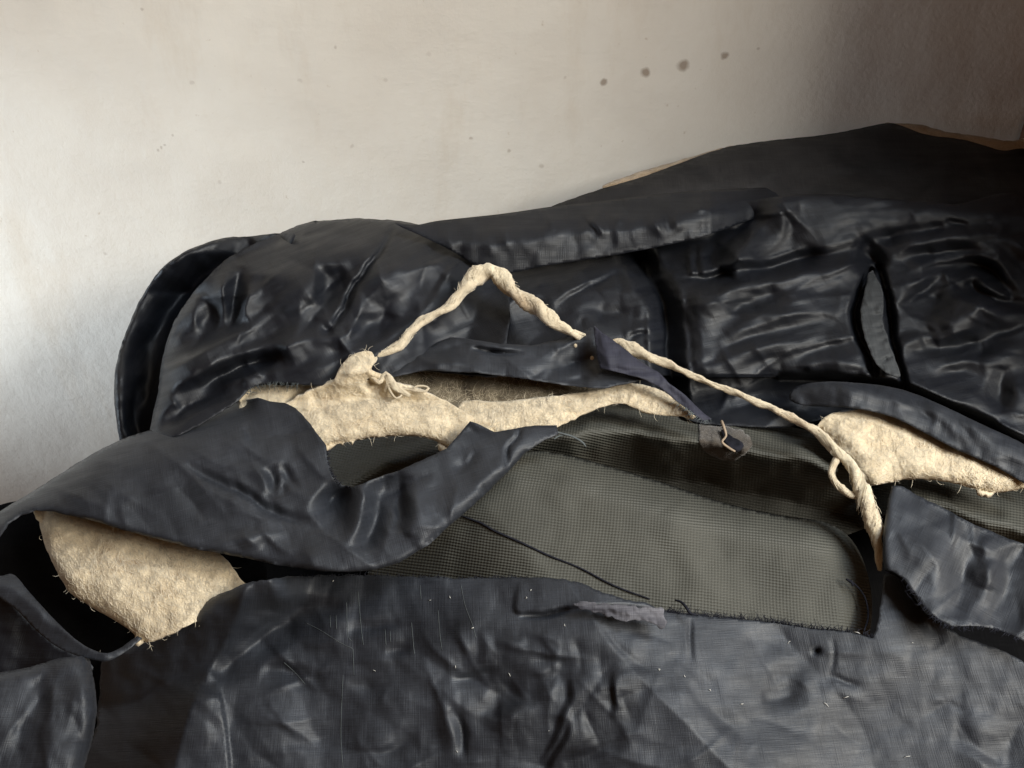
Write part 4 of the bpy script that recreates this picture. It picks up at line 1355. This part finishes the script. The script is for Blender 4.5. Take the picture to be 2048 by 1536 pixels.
# lint and pulled threads on the front panel
def pulled():
    parts = []
    for pts in [[(693, 1205), (694, 1245), (697, 1275), (703, 1282)], [(716, 1182), (720, 1230), (724, 1270), (727, 1290)], [(706, 1298), (708, 1350)], [(686, 1350), (683, 1420), (682, 1480), (686, 1536)],
                [(823, 1245), (827, 1290), (829, 1308)], [(876, 1220), (880, 1270), (884, 1300)], [(922, 1170), (930, 1210), (945, 1250), (952, 1275)], [(660, 1230), (661, 1255)], [(672, 1230), (673, 1258)],
                [(840, 1170), (842, 1198)], [(770, 1258), (772, 1290)], [(780, 1262), (781, 1284)], [(568, 1325), (590, 1345), (610, 1368)], [(610, 1245), (640, 1260), (680, 1285), (705, 1297)]]:
        q = cr(pts, 5)
        parts.append(tube(place(q, h_low(q) + 0.6), np.full(len(q), 0.4) * S, 4))
    return join(parts)


v, f = pulled()
tag(mesh('pulled_threads', v, f, THREAD_G, cov), kind='stuff')


def lint():
    rg = np.random.default_rng(77)
    parts = []
    known = [(667, 1162), (900, 1194), (860, 1200), (1062, 1180), (1052, 1195), (1130, 1250), (1370, 1352), (1420, 1380), (1484, 1408), (914, 1503), (1320, 1340), (945, 1256), (200, 1302)]
    pts = [np.array(k, float) for k in known] + [np.array([rg.uniform(560, 2000), rg.uniform(1240, 1520)]) for _ in range(10)]
    for i, c in enumerate(pts):
        a = rg.random() * 6.28
        l = rg.uniform(1.2, 3.0) if i < 13 else rg.uniform(1, 7)
        r = rg.uniform(0.6, 0.9) if i < 13 else rg.uniform(0.35, 0.7)
        d = np.array([math.cos(a), math.sin(a)])
        q = np.array([c - d * l, c + np.array([d[1], -d[0]]) * rg.normal(0, 1), c + d * l])
        parts.append(tube(place(q, h_low(q) + 2.2), np.array([0.6, 1, 0.5]) * r * S, 4))
    return join(parts)


v, f = lint()
tag(mesh('lint', v, f, LINT, cov), kind='stuff')

# wool showing through two small holes in the edge strip
for (x, y, r_) in [(1151, 691, 4.5), (1184, 716, 5)]:
    a = np.linspace(0, 2 * math.pi, 11)[:-1]
    c = np.stack([x + r_ * np.cos(a), y + r_ * 1.1 * np.sin(a)], 1)
    hh = h_welt(c)
    V = list(place(c, hh - 1)) + list(place([(x, y)], h_welt(np.array([[x, y]])) + 3.5))
    mesh('wool_tuft', V, [(i, (i + 1) % 10, 10) for i in range(10)], WOOL, cov)

# ------------------------------------------------------------------ dark cupboard at the right
cup = empty('cupboard', (0.9, -0.2, 0.0), 'dark brown wooden cupboard whose edge closes the view beside the wall', 'cupboard')
WOODM = plain('dark_wood', (0.11, 0.05, 0.028), 0.6, 0.3)
cx0 = on_wall([(2036, 270)])[0][0] + 0.02
mesh('side_panel', *box(cx0 - 0.02, cx0 + 0.016, -0.41, -0.004, 0.02, 1.9), WOODM, cup, smooth=False)
mesh('carcass', *box(cx0 + 0.018, cx0 + 0.6, -0.405, -0.004, 0.0, 1.88), WOODM, cup, smooth=False)
